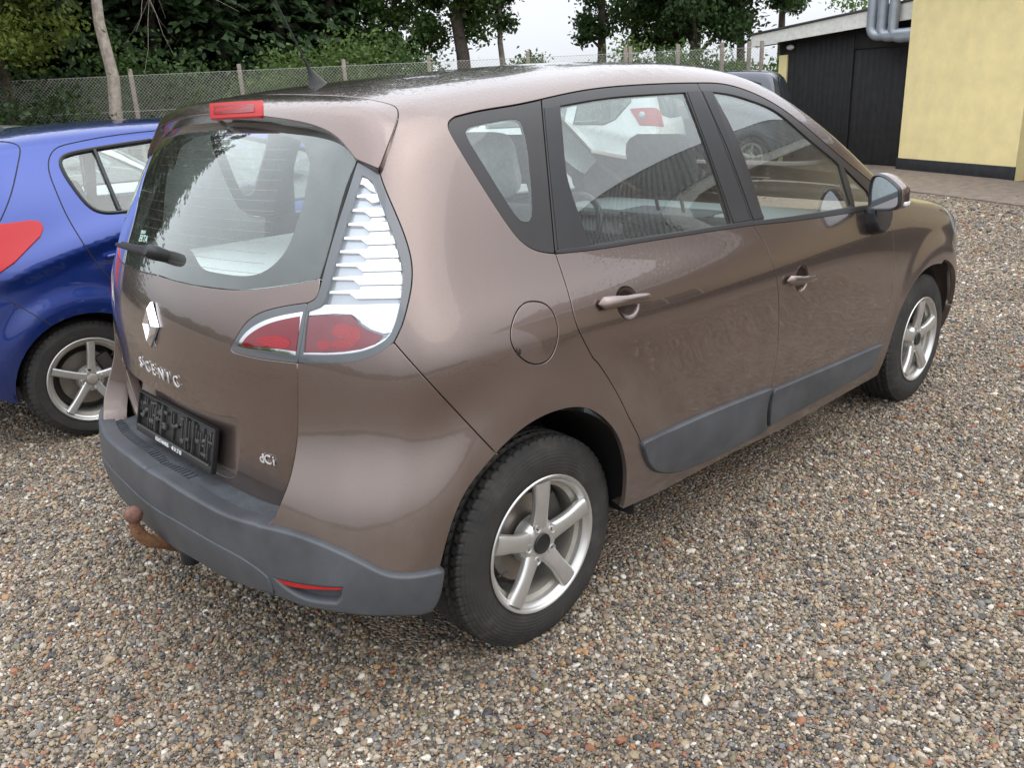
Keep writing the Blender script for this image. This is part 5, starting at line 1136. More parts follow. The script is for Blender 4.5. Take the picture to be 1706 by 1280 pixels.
def wires(mb, sd, pitch, z0, z1, r):
    h_ = z1-z0; s = s0-h_ if sd > 0 else s0
    while s < s1+(0 if sd > 0 else h_):
        a = np.array([s, 0, z0]); b_ = np.array([s+sd*h_, 0, z1])
        # clip to the fence run
        def clip(p, q):
            if p[0] < s0: p = p+(q-p)*((s0-p[0])/(q[0]-p[0]))
            if p[0] > s1: p = p+(q-p)*((s1-p[0])/(q[0]-p[0]))
            return p
        a2 = clip(a, b_); b2 = clip(b_, a)
        if abs(a2[0]-b2[0]) > .03: mb.tube([a2+np.array([0, .07+.002*sd, 0]), b2+np.array([0, .07+.002*sd, 0])], r, 3, False)
        s += pitch
wm = MB(); wires(wm, 1, .062, .04, FH-.02, .0022); wires(wm, -1, .062, .04, FH-.02, .0022); o = wm.build('wire_mesh', M['wire'], fence, smooth=False); o['kind'] = 'stuff'
for z_ in (FH-.02, FH-.64, FH-1.3, .06): MB().tube([(s0, .075, z_), (s1, .075, z_)], .004, 5).build('tension_wire', M['wire'], fence)
# ------------------------------------------------------------------ the other parked cars: one hatchback body cut into panels the same way
_BW = table2([-.7, -.3, .3, 1.0, 1.8, 2.5, 3.2], [.15, .35, .55, .75, .92, 1.05, 1.25, 1.42, 1.56], [
 [.70, .745, .765, .765, .735, .700, .620, .535, .465], [.77, .805, .825, .825, .800, .765, .685, .600, .530], [.79, .83, .845, .845, .825, .793, .712, .625, .552], [.79, .835, .85, .85, .830, .797, .716, .630, .556], [.785, .83, .845, .842, .818, .780, .700, .615, .545], [.77, .815, .83, .82, .785, .74, .66, .58, .51], [.67, .71, .72, .70, .66, .62, .55, .48, .42]])
def Wb(x, z):
    w = _BW(x, z); zc = .845+.22*(x+.45)*sstep(-.9, .2, x)*sstep(3.2, 1.2, x)
    dz = z-zc; w = w+.020*np.exp(-(np.maximum(dz, 0)/.10)**2-(np.minimum(dz, 0)/.045)**2)*sstep(2.6, 1.6, x)
    for cx in (0., 2.525):
        r = np.hypot(x-cx, z-.30); w = w+.020*sstep(.52, .37, r)*sstep(.12, .3, r)
    return w
_BR = natspline([-.7, -.45, -.2, .2, .7, 1.1, 1.45, 1.8, 2.1, 2.45, 2.9, 3.3], [1.36, 1.45, 1.50, 1.535, 1.545, 1.53, 1.46, 1.28, 1.10, .985, .90, .70])
_BT = natspline([.15, .35, .5, .65, .8, .95, 1.1, 1.3, 1.5, 1.65], [-.52, -.60, -.63, -.625, -.60, -.575, -.52, -.43, -.34, -.27])
def Fb(P):
    x, y, z = P[:, 0], P[:, 1], P[:, 2]; ay = np.sqrt(y*y+1e-6)
    s = (ay-Wb(x, z))*.95; r = z-(_BR(x)-.09*y*y); tt = (_BT(z)+.16*y*y+.14*y**4-x)*.95; n = (x-(3.30-.3*y*y-.3*y**4))*.9
    return smax(smax(smax(s, r, .14), tt, .22), n, .3)
def side_b(xz):
    xz = np.asarray(xz, float); O = np.stack([xz[:, 0], np.full(len(xz), -1.3), xz[:, 1]], 1); FN[0] = Fb; P = march(O, np.array([[0, 1., 0]]*len(O)), 0, 1.3, 40, 15); FN[0] = None; return P
def tail_b(yz):
    yz = np.asarray(yz, float); O = np.stack([np.full(len(yz), -1.3), yz[:, 0], yz[:, 1]], 1); FN[0] = Fb; P = march(O, np.array([[1., 0, 0]]*len(O)), 0, 1.6, 40, 15); FN[0] = None; return P
def top_b(xy):
    xy = np.asarray(xy, float); O = np.stack([xy[:, 0], xy[:, 1], np.full(len(xy), 2.2)], 1); FN[0] = Fb; P = march(O, np.array([[0, 0, -1.]]*len(O)), 0, 2, 60, 15); FN[0] = None; return P
def ribbon(name, P, r, mat, parent): return MB().tube([tuple(q) for q in P], r, 6).build(name, mat, parent)
def hatch(name, label, group, loc, rz, paintm, lamp=None, win=None, seams=(), scale=1., wheel_style='four', lite=False, zs=1., hh=.034):
    root = empty(name, loc, rz); root.scale = (scale, scale, scale*zs); tag(root, label, 'car', group)
    circ = lambda cx, n=22: [(cx+.352*math.cos(a), .30+.352*math.sin(a)) for a in np.linspace(PI+.12, -.12, n)]
    S_ = lambda P, g=0., f=True: (np.asarray(P, float), g, f)
    ar1 = side_b(circ(0)); ar2 = side_b(circ(2.525))
    tailB = tail_b([(-.70, .30), (-.695, .6), (-.66, .9), (-.585, 1.12), (-.50, 1.36)])
    topR = top_b([(-.27, -.44), (-.285, -.2), (-.29, 0)])
    wsE = side_b([(2.02, 1.03), (1.80, 1.17), (1.55, 1.33), (1.33, 1.43)]); rf0 = top_b([(1.22, -.42), (1.18, -.2), (1.17, 0)])
    hoodE = side_b([(2.9, .82), (2.5, .93), (2.02, 1.03)])
    nose_ = side_b([(2.95, .30), (2.98, .55), (2.9, .82)])
    mid = [(x, 0, _BR(np.array([x]))[0]) for x in np.linspace(1.17, -.29, 30)]
    W1 = win if win is not None else side_b([(-.12, 1.28), (-.10, 1.33), (.10, 1.385), (.55, 1.44), (.60, 1.06), (.20, 1.05), (.06, 1.10), (-.12, 1.28)])
    W2 = side_b([(.70, 1.445), (1.1, 1.425), (1.45, 1.33), (1.86, 1.09), (1.84, 1.05), (.72, 1.06), (.70, 1.445)])
    holes = [[S_(W1)], [S_(W2)]]
    patch('body_shell', [S_(tailB[::-1]), S_(np.concatenate([[ar1[0]], ]) if False else [tailB[0], ar1[0]]), S_(ar1), S_(side_b([(.37, .24), (1.2, .20), (2.15, .24)])), S_(ar2), S_([ar2[-1], nose_[0]]), S_(nose_), S_(hoodE), S_(wsE), S_(rf0), S_(mid, 0, False), S_(topR[::-1]), S_([topR[0], tailB[-1]])], (-.15, -.75, .62), fn=Fb, mat=paintm, parent=root, both=True, depth=.03, h=hh, holes=holes, off=0)
    gate_b = patch('tailgate', [S_(tailB), S_([tailB[-1], topR[0]]), S_(topR), S_([topR[-1], [-.40, 0, 1.36], [-.55, 0, 1.0], [-.63, 0, .6], [-.6, 0, .30]], 0, False), S_(tail_b([(0, .30), (-.4, .30), (-.70, .30)]))], (-1, -.3, .15), fn=Fb, mat=paintm, parent=root, both=True, depth=.02, h=.05)
    patch('rear_window', [S_(tail_b([(0, 1.08), (-.3, 1.08), (-.50, 1.12), (-.49, 1.2), (-.42, 1.36), (-.2, 1.41), (0, 1.42)])), S_([[-.35, 0, 1.42], [-.5, 0, 1.08]], 0, False)], (-1, 0, .2), fn=Fb, off=.003, mat=M['dark_glass'], parent=gate_b, both=True, depth=.004, h=.06)
    patch('bonnet', [S_(hoodE), S_(top_b([(2.02, -.60), (2.12, -.3), (2.15, 0)])), S_([[2.15, 0, 1.06], [3.1, 0, .8]], 0, False), S_(top_b([(3.1, 0), (3.05, -.35), (2.9, -.60)]))], (.1, -.1, 1), fn=Fb, mat=paintm, parent=root, both=True, depth=.01, h=.06)
    patch('windscreen', [S_(wsE), S_(rf0), S_([rf0[-1], [1.7, 0, 1.34], [2.15, 0, 1.07]], 0, False), S_(top_b([(2.15, 0), (2.12, -.3), (2.02, -.60)]))], (.5, -.05, .85), fn=Fb, off=-.003, mat=M['glass'], parent=root, both=True, depth=0, h=.07)
    patch('front_bumper', [S_(nose_), S_(top_b([(2.9, -.60), (3.05, -.35), (3.1, 0)])), S_([[3.2, 0, .75], [3.3, 0, .5], [3.28, 0, .25]], 0, False), S_([[3.28, 0, .25], [3.15, -.4, .25], nose_[0]])], (.8, -.6, .1), fn=Fb, mat=paintm, parent=root, both=True, depth=.02, h=.06)
    for nm, Wp in (('rear_side_window', W1), ('front_side_window', W2)):
        g = patch(nm, [S_(Wp, -.006, False)], (0, -1, .25), fn=Fb, off=-.008, mat=M['glass'], parent=root, mirror=True, depth=0, h=.06)
        Wl = Wp; FN[0] = Fb; nn = grad(np.asarray(Wl)); FN[0] = None
        for gg, mm in zip(g, (1, -1)): ribbon('window_seal', (np.asarray(Wl)+nn*.001)*np.array([1, mm, 1]), .009, M['black_plastic'], gg)
    if lamp is None: lamp = np.concatenate([side_b([(-.30, 1.02)]), tail_b([(-.66, 1.06), (-.60, 1.04), (-.56, .86), (-.64, .78)]), side_b([(-.36, .92), (-.30, 1.02)])])
    patch('tail_lamp', [S_(lamp)], (-.6, -.8, .1), fn=Fb, off=.012, mat=M['red_gloss'], parent=root, mirror=True, depth=.008, bev=.003, h=.03)
    patch('lining', [S_(tailB[::-1], 0, False), S_([tailB[0], ar1[0]], 0, False), S_(ar1, 0, False), S_(side_b([(.37, .24), (1.2, .20), (2.15, .24)]), 0, False), S_([side_b([(2.15, .24)])[0], wsE[0]], 0, False), S_(wsE, 0, False), S_(rf0, 0, False), S_(mid, 0, False), S_(topR[::-1], 0, False), S_([topR[0], tailB[-1]], 0, False)], (-.15, -.75, .62), fn=Fb, mat=M['dash'], parent=root, both=True, depth=0, h=.08, off=-.04, holes=holes)
    for P, r_ in seams: ribbon('panel_gap', P, r_, M['black_gap'], root)
    if not lite:
        for (x, y, w_) in ((.35, -.33, .42), (.35, .33, .42), (1.25, -.36, .46), (1.25, .36, .46)):
            st_ = MB().box((x-.02, y, .75), (.14, w_, .62), Euler((0, -.25, 0)).to_matrix(), .05).build('seat', M['fabric'], root); MB().box((x-.13, y, 1.17), (.10, .25, .18), Euler((0, -.2, 0)).to_matrix(), .045).build('headrest', M['fabric'], st_)
    MB().box((1.25, 0, .26), (3.2, 1.2, .08), bev=.02).build('floor_pan', M['steel_dark'], root)
    for cx in (0, 2.525):
        for sg in (1, -1):
            V = []; n = 26
            for j in range(n+1): a = -.05+(PI+.1)*j/n; V += [(cx+r*math.cos(a), sg*h_, max(.30+r*math.sin(a), .2)) for r, h_ in ((.362, -.80), (.355, -.72), (.345, -.5), (.001, -.5))]
            MB().add(V, [(j*4+i, j*4+i+1, j*4+i+5, j*4+i+4) for j in range(n) for i in range(3)]).build('wheel_arch_liner', M['cap'], root)
    w0 = make_wheel('wheel', .302, .213, .185, .18+PI/2*0, 4, .050, wheel_style, root); w0.location = (0, -.722, .300)
    for x, sg in ((2.525, 1), (0, -1), (2.525, -1)):
        c = copy_tree(w0, root); c.location = (x, -.722*sg, .300); c.rotation_euler = (0, 0, 0 if sg > 0 else PI)
    return root
# blue hatchback: its lines are measured on its own surface
hub_b = on_plane((156, 634), 1, 2.045); OFFB = np.array([hub_b[0], 2.045+.815, 0.]); ZB1 = Zm(0, 160, 2.1333); ZB2 = Zm(0, 360, 3.2)
def px_b(pts, smooth=True):
    q = spline_px(pts, 6) if smooth else np.asarray(pts, float); FN[0] = lambda P: Fb(P-OFFB); D = pxray(q); P = march(np.repeat(CAM[None], len(D), 0), D, 2.5, 9, 110, 16); FN[0] = None; return P-OFFB
winb = px_b(ZB1((440, 411), (345, 408), (280, 350), (235, 285), (218, 250), (216, 228), (230, 212), (340, 186), (470, 165), (575, 150)), True)
wend = side_b([(.62, 1.425), (.66, 1.10), (.60, 1.06)]); winb = np.concatenate([winb[winb[:, 0] < .6], wend]); winb = np.concatenate([winb, winb[:1]])
lampb = px_b(ZB1((-60, 470), (0, 459), (110, 445), (140, 449), (152, 470), (142, 498), (50, 592), (0, 627), (-50, 660), (-60, 470)), False)
FN[0] = Fb
gapd = px_b(ZB1((600, 118), (400, 140), (250, 168), (200, 185), (178, 212), (173, 260), (200, 340), (240, 430), (300, 530), (340, 590), (390, 650), (440, 700)))
gaph = px_b(ZB1((-20, 160), (50, 168), (70, 185), (66, 230), (40, 345), (0, 445)))
gapb = px_b(ZB2((25, 435), (150, 508), (272, 582)))
M['blue'] = paint('blue_paint', (.004, .028, .19), dust=.15, metal=.7, rough=.33)
blue = hatch('hatchback', 'blue hatchback with red tail lamp parked left of the minivan', None, tuple(OFFB), 0, M['blue'], lamp=lampb, win=winb, hh=.018, seams=[(gapd, .003), (gaph, .003), (gapb, .0025)])
FN[0] = Fb; dvp = px_b(ZB1((335, 190), (380, 300), (425, 405))); FN[0] = None
ribbon('window_divider', dvp, .011, M['black_plastic'], blue)
hp = px_b([(178, 428), (196, 424)], False); FN[0] = Fb; hn = grad(hp); FN[0] = None
MB().tube([hp[0]+hn[0]*.0, hp[0]+hn[0]*.025, hp[1]+hn[1]*.03, hp[1]+np.array([.10, 0, .012])+hn[1]*.028, hp[1]+np.array([.12, 0, .012])], [.010, .013, .014, .012, .009], 10).build('door_handle', M['blue'], blue)
ab = np.array(on_plane((6, 221), 1, OFFB[1]))-OFFB; MB().tube([ab+np.array([.03, 0, -.05]), ab+np.array([.0, 0, .01]), ab+np.array([-.05, 0, .05]), ab+np.array([-.45, 0, .32])], [.03, .018, .008, .004], 8).build('aerial', M['cap'], blue)
# silver car beyond the blue one, white car and dark car in the row ahead
M['white'] = paint('white_paint', (.72, .73, .73), dust=.15, metal=.0, rough=.4); M['silver'] = paint('silver_paint', (.45, .47, .47), dust=.2, metal=.7, rough=.35); M['navy'] = paint('dark_grey_paint', (.035, .04, .055), dust=.3, metal=.5, rough=.35)
hatch('hatchback', 'pale silver car whose roof edge shows beyond the blue hatchback', None, (-.55, 5.65, 0), 0, M['silver'], scale=1.0, lite=True)
wl = np.concatenate([side_b([(-.12, 1.20)]), tail_b([(-.60, 1.20), (-.52, 1.16), (-.56, 1.00)]), side_b([(-.26, 1.03), (-.12, 1.20)])])
wpos = polar_pos_early = None
d_ = pxray([(1100, 200)])[0]; a_ = math.atan2(d_[1], d_[0]); hd = math.radians(112); wq = np.array([CAM[0]+11*math.cos(a_), CAM[1]+11*math.sin(a_)])
lc = np.array([-.5*math.cos(hd)-.72*math.sin(hd), -.5*math.sin(hd)+.72*math.cos(hd)])
white = hatch('hatchback', 'white car with red and clear tail lamp seen through the minivan side windows', None, (wq[0]-lc[0], wq[1]-lc[1], 0), hd, M['white'], lamp=wl, lite=True, zs=1.12)
for s_ in (1, -1):
    c_ = side_b([(-.27, 1.12)])[0]*np.array([1, s_, 1]); MB().sphere(c_, (.05, .035, .055), 16, 10).build('clear_lamp', M['lamp_grey'], white)
d_ = pxray([(1268, 130)])[0]; a_ = math.atan2(d_[1], d_[0]); hatch('hatchback', 'dark car whose roof shows between the minivan roof and the shed', None, (CAM[0]+16.5*math.cos(a_), CAM[1]+16.5*math.sin(a_), 0), math.radians(112), M['navy'], lite=True, zs=1.18)
# ------------------------------------------------------------------ trees and shrubs
def leafmat(name, cols, trans=.35):
    m = bpy.data.materials.new(name); m.use_nodes = True; t = m.node_tree; t.nodes.clear(); out = N('ShaderNodeOutputMaterial', t)
    b = N('ShaderNodeBsdfPrincipled', t); S(b, Roughness=.55, Specular_IOR_Level=.35); tr = N('ShaderNodeBsdfTranslucent', t); ms = N('ShaderNodeMixShader', t); ms.inputs[0].default_value = trans
    ge = N('ShaderNodeNewGeometry', t); n = noise(t, .6, 3, .5); ad = N('ShaderNodeMath', t, operation='MULTIPLY_ADD'); ad.inputs[1].default_value = .55; t.links.new(ge.outputs['Random Per Island'], ad.inputs[0])
    sb = N('ShaderNodeMath', t, operation='MULTIPLY_ADD'); sb.inputs[1].default_value = .9; sb.inputs[2].default_value = -.22; t.links.new(n.outputs['Fac'], sb.inputs[0]); t.links.new(sb.outputs[0], ad.inputs[2])
    k = len(cols); r = ramp(t, ad.outputs[0], [(i/(k-1)*.9+.05, c) for i, c in enumerate(cols)])
    t.links.new(r.outputs[0], b.inputs['Base Color'])
    br = N('ShaderNodeVectorMath', t, operation='SCALE'); br.inputs['Scale'].default_value = 1.5; t.links.new(r.outputs[0], br.inputs[0]); t.links.new(br.outputs[0], tr.inputs[0])
    t.links.new(b.outputs[0], ms.inputs[1]); t.links.new(tr.outputs[0], ms.inputs[2]); t.links.new(ms.outputs[0], out.inputs[0]); return m
LM = {'dark': leafmat('leaf_dark', [(.016, .035, .010), (.030, .060, .016), (.050, .090, .026)]), 'mid': leafmat('leaf_mid', [(.030, .060, .014), (.055, .100, .024), (.085, .145, .036)]),
      'light': leafmat('leaf_light', [(.055, .095, .022), (.090, .145, .035), (.13, .19, .05)]), 'yellow': leafmat('leaf_yellow', [(.07, .11, .02), (.12, .17, .032), (.20, .20, .04)]),
      'spruce': leafmat('needle', [(.014, .028, .012), (.028, .054, .019), (.048, .086, .028)], .15), 'dry': leafmat('leaf_dry', [(.07, .085, .03), (.12, .12, .05), (.19, .16, .08)])}
M['bark'] = simple('grey_bark', (.30, .26, .22), .9, var=.35, vscale=9, bmp=.6, bscale=30)
M['bark_dark'] = simple('dark_bark', (.075, .060, .048), .95, var=.35, vscale=9, bmp=.6, bscale=30)
def leaves(cent, nrm_bias, size, rng, asp=1.7):
    n = len(cent); d = rng.normal(size=(n, 3)); d /= np.linalg.norm(d, axis=1, keepdims=True); w = rng.normal(size=(n, 3))+np.array(nrm_bias); w -= d*(w*d).sum(1, keepdims=True); w /= np.linalg.norm(w, axis=1, keepdims=True)+1e-9; u = np.cross(w, d)
    s = size*rng.uniform(.6, 1.35, (n, 1)); a = cent-d*s*asp*.5; c = cent+d*s*asp*.5; b = cent+u*s*.5+w*s*.12-d*s*.1; e = cent-u*s*.5+w*s*.12-d*s*.1
    V = np.stack([a, b, c, e], 1).reshape(-1, 3); i = np.arange(n)[:, None]*4; return V, np.concatenate([i, i+1, i+2, i+3], 1)
def quadmesh(name, V, Q, mat):
    me = bpy.data.meshes.new(name); me.vertices.add(len(V)); me.vertices.foreach_set('co', V.astype(np.float32).ravel()); n = len(Q); me.loops.add(n*4); me.loops.foreach_set('vertex_index', Q.astype(np.int32).ravel()); me.polygons.add(n); me.polygons.foreach_set('loop_start', np.arange(0, n*4, 4, dtype=np.int32)); me.update(calc_edges=True); me.materials.append(mat); return me
def broadleaf(name, label, cat, base, h, tr, crown, nclump, nleaf, lsize, lm, bark='bark_dark', seed=1, group=None, fork=None, lean=(0, 0), cz=.0, sig=.33):
    """crown = (centre height, horizontal radius, vertical radius); clumps of leaves carried by tapering limbs"""
    rng = np.random.default_rng(seed); root = empty(name, base); mb = MB(); ch, cr, cv = crown
    tip = np.array([lean[0], lean[1], ch+cv*.55]); tp = [np.array([0, 0, -.05])]
    for s in np.linspace(.15, 1, 9): tp.append(np.array([lean[0]*s, lean[1]*s, tip[2]*s])+rng.normal(0, tr*.35, 3)*np.array([1, 1, 0]))
    mb.tube(tp, [tr*1.35]+[tr*(1-.82*s) for s in np.linspace(.05, 1, 9)], 10)
    if fork:
        fp = np.array(tp[fork[0]]); mb.tube([fp, fp+np.array([fork[1]*.35, fork[2]*.35, .7]), fp+np.array([fork[1], fork[2], 2.6])], [tr*.6, tr*.5, tr*.2], 8)
    C = []
    while len(C) < nclump:
        q = rng.uniform(-1, 1, 3)
        if .25 < np.linalg.norm(q) < 1: C.append(np.array([lean[0]*.8, lean[1]*.8, ch])+q*np.array([cr, cr, cv]))
    C = np.array(C)
    for c in C[:max(8, nclump//3)]:
        zf = np.clip(c[2]-np.linalg.norm(c[:2]-tip[:2])*.55, ch-cv*1.05, tip[2]*.95); s = np.clip(zf/tip[2], .2, .97); a = np.array([lean[0]*s, lean[1]*s, tip[2]*s]); m_ = (a+c)/2+np.array([0, 0, .12*np.linalg.norm(c-a)]); r0 = tr*(1-.82*s)*.5
        mb.tube([a, m_, c], [r0, r0*.6, r0*.15], 5, False)
    mb.build('trunk', M[bark], root)
    k = rng.integers(0, nclump, nleaf); scl = rng.uniform(.6, 1.4, nclump); P = C[k]+rng.normal(0, 1, (nleaf, 3))*np.array([sig, sig, sig*.72])*scl[k][:, None]*cr*.42
    V, Q = leaves(P, (0, 0, 1.2), lsize, rng); link('crown', quadmesh('crown', V, Q, LM[lm]), None, root)
    return tag(root, label, cat, group)
def spruce(name, label, base, h, r, seed, z0=.3, group=None, dens=1.0):
    rng = np.random.default_rng(seed); root = empty(name, base); MB().tube([(0, 0, -.05), (0, 0, h*.5), (0, 0, h)], [.16, .10, .015], 8).build('trunk', M['bark_dark'], root)
    P = []; D = []; W_ = []
    z = z0
    while z < h*.98:
        R_ = r*(1-z/h)**.8*rng.uniform(.8, 1.15); nb = int(9+4*rng.random())
        for q in range(nb):
            a = rng.uniform(0, 2*PI); L = R_*rng.uniform(.75, 1.1); nn = max(4, int(L*11*dens)); s = rng.uniform(.12, 1, nn); dr = .30*s*s*L-.12*s*L
            bx, by = math.cos(a), math.sin(a); lat = rng.normal(0, 1, nn)*.16*L*(1.15-s)
            P.append(np.stack([bx*s*L-by*lat, by*s*L+bx*lat, z-dr+rng.normal(0, .05, nn)-.1*np.abs(lat)], 1)); D.append(np.stack([bx-by*lat*2/L, by+bx*lat*2/L, -.45+rng.normal(0, .2, nn)], 1))
        z += rng.uniform(.26, .42)
    P = np.concatenate(P); D = np.concatenate(D); D /= np.linalg.norm(D, axis=1, keepdims=True); n = len(P); up = np.array([0, 0, 1.])+rng.normal(0, .45, (n, 3)); U_ = np.cross(D, up); U_ /= np.linalg.norm(U_, axis=1, keepdims=True); Wn = np.cross(U_, D)
    L = rng.uniform(.20, .36, (n, 1)); w = rng.uniform(.05, .10, (n, 1)); V = np.stack([P-D*L*.4, P+U_*w-Wn*.03, P+D*L*.6-np.array([0, 0, .03]), P-U_*w-Wn*.03], 1).reshape(-1, 3); i = np.arange(n)[:, None]*4
    link('crown', quadmesh('crown', V, np.concatenate([i, i+1, i+2, i+3], 1), LM['spruce']), None, root); return tag(root, label, 'tree', group)
def polar_pos(px, dist, z=0.): d_ = pxray([(px, 110)])[0]; a = math.atan2(d_[1], d_[0]); return (CAM[0]+dist*math.cos(a), CAM[1]+dist*math.sin(a), z)
def az_pos(az, dist): return (CAM[0]+dist*math.cos(math.radians(az)), CAM[1]+dist*math.sin(math.radians(az)), 0.)
# spruce belt behind the fence, running on to the left beyond the picture
SP = [(-40, 23.0, 15), (60, 24.5, 16), (118, 22.6, 14), (200, 25.5, 17), (262, 22.8, 15), (318, 24.6, 16), (372, 22.9, 14.5), (425, 25.2, 16), (472, 23.2, 15), (515, 25.6, 16), (560, 24.0, 14), (600, 26.4, 15)]
SL = ['dark spruce at the far left picture edge behind the fence', 'dark spruce left of the pale forked trunk, second from the left edge', 'dark spruce just left of the pale forked trunk', 'dark spruce just right of the pale forked trunk', 'dark spruce behind the second concrete post from the pale trunk', 'dark spruce above the left half of the minivan roof spoiler', 'dark spruce right above the red brake light', 'dark spruce left of the aerial rod', 'dark spruce directly behind the aerial rod', 'dark spruce just right of the aerial rod', 'dark spruce third from the right end of the dark belt', 'smallest spruce at the right end of the dark belt']
for i, ((px, D_, h_), lb) in enumerate(zip(SP, SL)): spruce('spruce_tree', lb, polar_pos(px, D_), h_, 2.7 if px < 450 else 1.9, 100+i, group='spruces behind the fence')
for i, (az, D_) in enumerate(((80, 22), (84, 21.5), (88, 22.5), (92, 21), (96, 22), (99, 21.5))): spruce('spruce_tree', '%s spruce outside the left picture edge, mirrored in the rear window' % ['first', 'second', 'third', 'fourth', 'fifth', 'sixth', 'seventh', 'eighth'][i], az_pos(az, D_), 14+i % 3-(3 if az > 98 else 0), 2.8, 140+i, group='spruces mirrored in the rear window', dens=.7)
# dense wood behind the belt
rng = np.random.default_rng(9); n = 120000; az = rng.uniform(55.5, 101, n); dd = rng.uniform(27, 31, n); hh_ = rng.uniform(0, 1, n)**.8*rng.uniform(9, 15, n)*np.where(az < 58, .7, 1); P = np.stack([CAM[0]+dd*np.cos(np.radians(az)), CAM[1]+dd*np.sin(np.radians(az)), hh_], 1); V, Q = leaves(P, (0, 0, .8), .20, rng, 1.7)
o = link('wood', quadmesh('wood', V, Q, LM['spruce']), None); tag(o, 'dense dark conifer wood behind the row of spruces', 'wood', kind='stuff')
# pale trunk in front of the wood
broadleaf('ash_tree', 'tree with pale grey forked trunk standing at the fence', 'tree', polar_pos(173, 18.0), 11, .125, (7.4, 2.6, 2.4), 30, 9000, .085, 'mid', 'bark', 21, fork=(4, -.35, .15), lean=(.25, .1))
broadleaf('maple_tree', 'yellow-green leafy tree at the top left corner', 'tree', polar_pos(2, 18.6), 8, .12, (4.5, 1.55, 2.2), 80, 30000, .060, 'yellow', 'bark_dark', 22)
BT = [(665, 24, 9, .12, (4.8, 1.3, 3.2), 46, 9000, 'mid', 'slender tree with airy crown at the right end of the dark wood'), (768, 22.5, 10, .22, (5.7, 1.75, 2.7), 46, 11500, 'mid', 'thick-trunked leafy tree over the middle of the minivan roof'), (838, 24, 8, .11, (5.2, 1.05, 1.9), 26, 5600, 'mid', 'thin pale-stemmed tree left of the gap in the trees'), (1003, 23.5, 9, .17, (4.5, 1.35, 1.8), 26, 3600, 'dark', 'tree with straight dark trunk standing alone in the gap'), (1098, 25.5, 10, .13, (4.7, 1.15, 2.5), 44, 10500, 'mid', 'leafy tree right of the lone dark trunk'), (1158, 24, 11, .19, (4.9, 1.75, 2.7), 62, 16500, 'dark', 'twin-trunked dark leafy tree above the front door'), (1232, 25, 10, .14, (5.1, 1.45, 2.4), 46, 11000, 'dark', 'dark leafy tree left of the white shed fascia'), (1300, 27, 10, .14, (5.4, .85, 2.2), 28, 6000, 'dark', 'dark leafy tree whose crown overhangs the shed corner')]
for i, (px, D_, h_, tr, cr_, nc, nl, lm, lb) in enumerate(BT): broadleaf('leafy_tree', lb, 'tree', polar_pos(px, D_), h_, tr, cr_, int(nc*1.3), int(nl*1.8), .080, lm, 'bark_dark' if px != 838 else 'bark', 40+i, 'leafy trees beyond the fence', fork=(3, .5, .3) if px == 1158 else None)
# shrubs along the fence
SB = [(-60, 19.4, 2.0, 1.5, 'mid'), (30, 19.3, 2.3, 1.5, 'dark'), (105, 19.6, 2.1, 1.3, 'mid'), (165, 19.2, 2.0, 1.2, 'mid'), (240, 19.2, 2.7, 1.5, 'mid'), (310, 19.5, 2.2, 1.3, 'dark'), (372, 19.2, 2.1, 1.2, 'mid'), (440, 19.4, 2.1, 1.2, 'light'), (505, 19.2, 2.6, 1.3, 'light'), (560, 19.3, 2.9, 1.3, 'light'), (625, 19.6, 2.7, 1.3, 'mid'), (690, 20.2, 2.3, .9, 'light'), (875, 21.5, 2.35, .8, 'light'), (945, 21, 1.95, .5, 'dry'), (1035, 20.5, 1.95, .6, 'mid'), (1085, 20.5, 2.5, 1.2, 'light'), (1150, 20.5, 2.4, 1.2, 'mid'), (1195, 20.8, 2.1, .9, 'light'), (1275, 21, 2.3, 1.0, 'light')]
SLB = ['shrub outside the left picture edge behind the fence', 'dark green shrub behind the fence at the left picture edge', 'green shrub behind the fence left of the pale trunk', 'green shrub behind the fence around the pale trunk foot', 'tall green shrub just right of the pale forked trunk', 'dark shrub between the two concrete posts right of the pale trunk', 'green shrub behind the fence above the red brake light', 'light green shrub behind the fence just left of the aerial foot', 'light green shrub behind the aerial foot', 'tall light green shrub just right of the aerial foot', 'green shrub behind the fence where the dark wood ends', 'light green shrub under the slender airy tree', 'light green shrub alone below the sky gap, right of the pale stem', 'dry stubby shrub below the sky gap', 'small shrub right of the lone dark trunk', 'light green shrub behind the right fence bay', 'green shrub behind the twin trunks at the fence', 'light green shrub right of the twin trunks at the fence', 'light green shrub beside the shed corner']
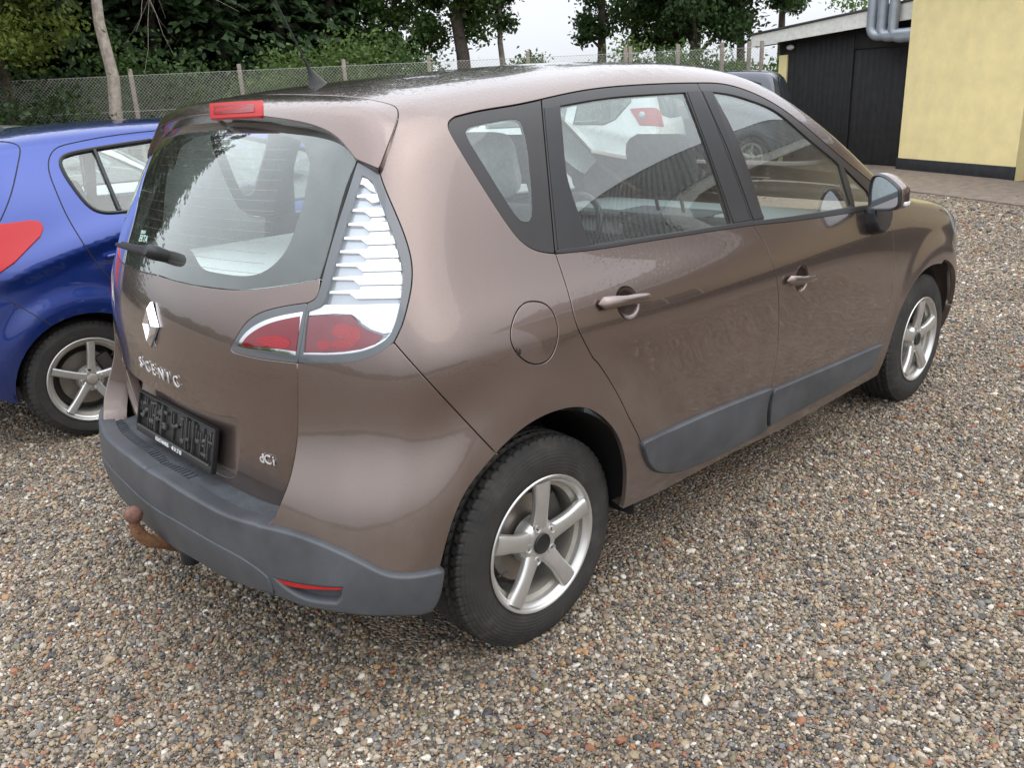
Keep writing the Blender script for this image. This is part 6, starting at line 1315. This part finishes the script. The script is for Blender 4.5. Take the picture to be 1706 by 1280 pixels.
for i, ((px, D_, h_, r_, lm), lb) in enumerate(zip(SB, SLB)): broadleaf('shrub', lb, 'shrub', polar_pos(px, D_), h_, .035, (h_*.52, r_, h_*.46), 30, 8000, .058, lm, 'bark_dark', 70+i, 'shrubs along the fence', sig=.5)
# bare twigs hanging in front of the spruces
mb = MB(); rng = np.random.default_rng(4)
for i in range(24):
    a = np.array(polar_pos(rng.uniform(205, 300), 19.6, rng.uniform(4.3, 5.6))); p = [a]; d_ = np.array([rng.normal(0, .5), rng.normal(0, .5), -.6])
    for k in range(6): d_ = d_+rng.normal(0, .25, 3)+np.array([0, 0, -.05]); p.append(p[-1]+d_*.24)
    mb.tube(p, [.009, .008, .006, .005, .004, .003, .002], 4, False)
mb.build('dead_twigs', M['bark'], None).parent = [o for o in bpy.data.objects if o.name.startswith('ash_tree')][0]
bpy.data.objects['dead_twigs'].matrix_parent_inverse = Matrix.Translation(-Vector([o for o in bpy.data.objects if o.name.startswith('ash_tree')][0].location)); bpy.data.objects['dead_twigs']['kind'] = 'stuff'
# low green on the shed roof and an unseen far hedge added as a low horizon for reflections
rng = np.random.default_rng(12); P = []
for px, n_, hz in ((1422, 150, .30), (1404, 70, .2), (1504, 110, .4)):
    c = np.array(polar_pos(px, 22, 3.05)); P.append(c+rng.normal(0, 1, (n_, 3))*np.array([.25, .25, hz*.4])+np.array([0, 0, .12]))
V, Q = leaves(np.concatenate(P), (0, 0, .5), .06, rng); o = link('roof_greenery', quadmesh('roof_greenery', V, Q, LM['light']), None); tag(o, 'tufts of green showing above the shed roof', 'greenery', kind='stuff')
n = 40000; az = rng.uniform(101, 330, n); dd = rng.uniform(44, 50, n); hz = rng.uniform(0, 1, n)**1.3*(1.7+.35*np.sin(az*.21)+.25*np.sin(az*.83)); P = np.stack([CAM[0]+dd*np.cos(np.radians(az)), CAM[1]+dd*np.sin(np.radians(az)), hz], 1)
k = ~((az > 300)); V, Q = leaves(P[k], (0, 0, .6), .42, rng, 1.3); o = link('far_hedge', quadmesh('far_hedge', V, Q, LM['mid']), None); tag(o, 'unseen low hedge added far behind the viewer for its reflection', 'hedge', kind='stuff')
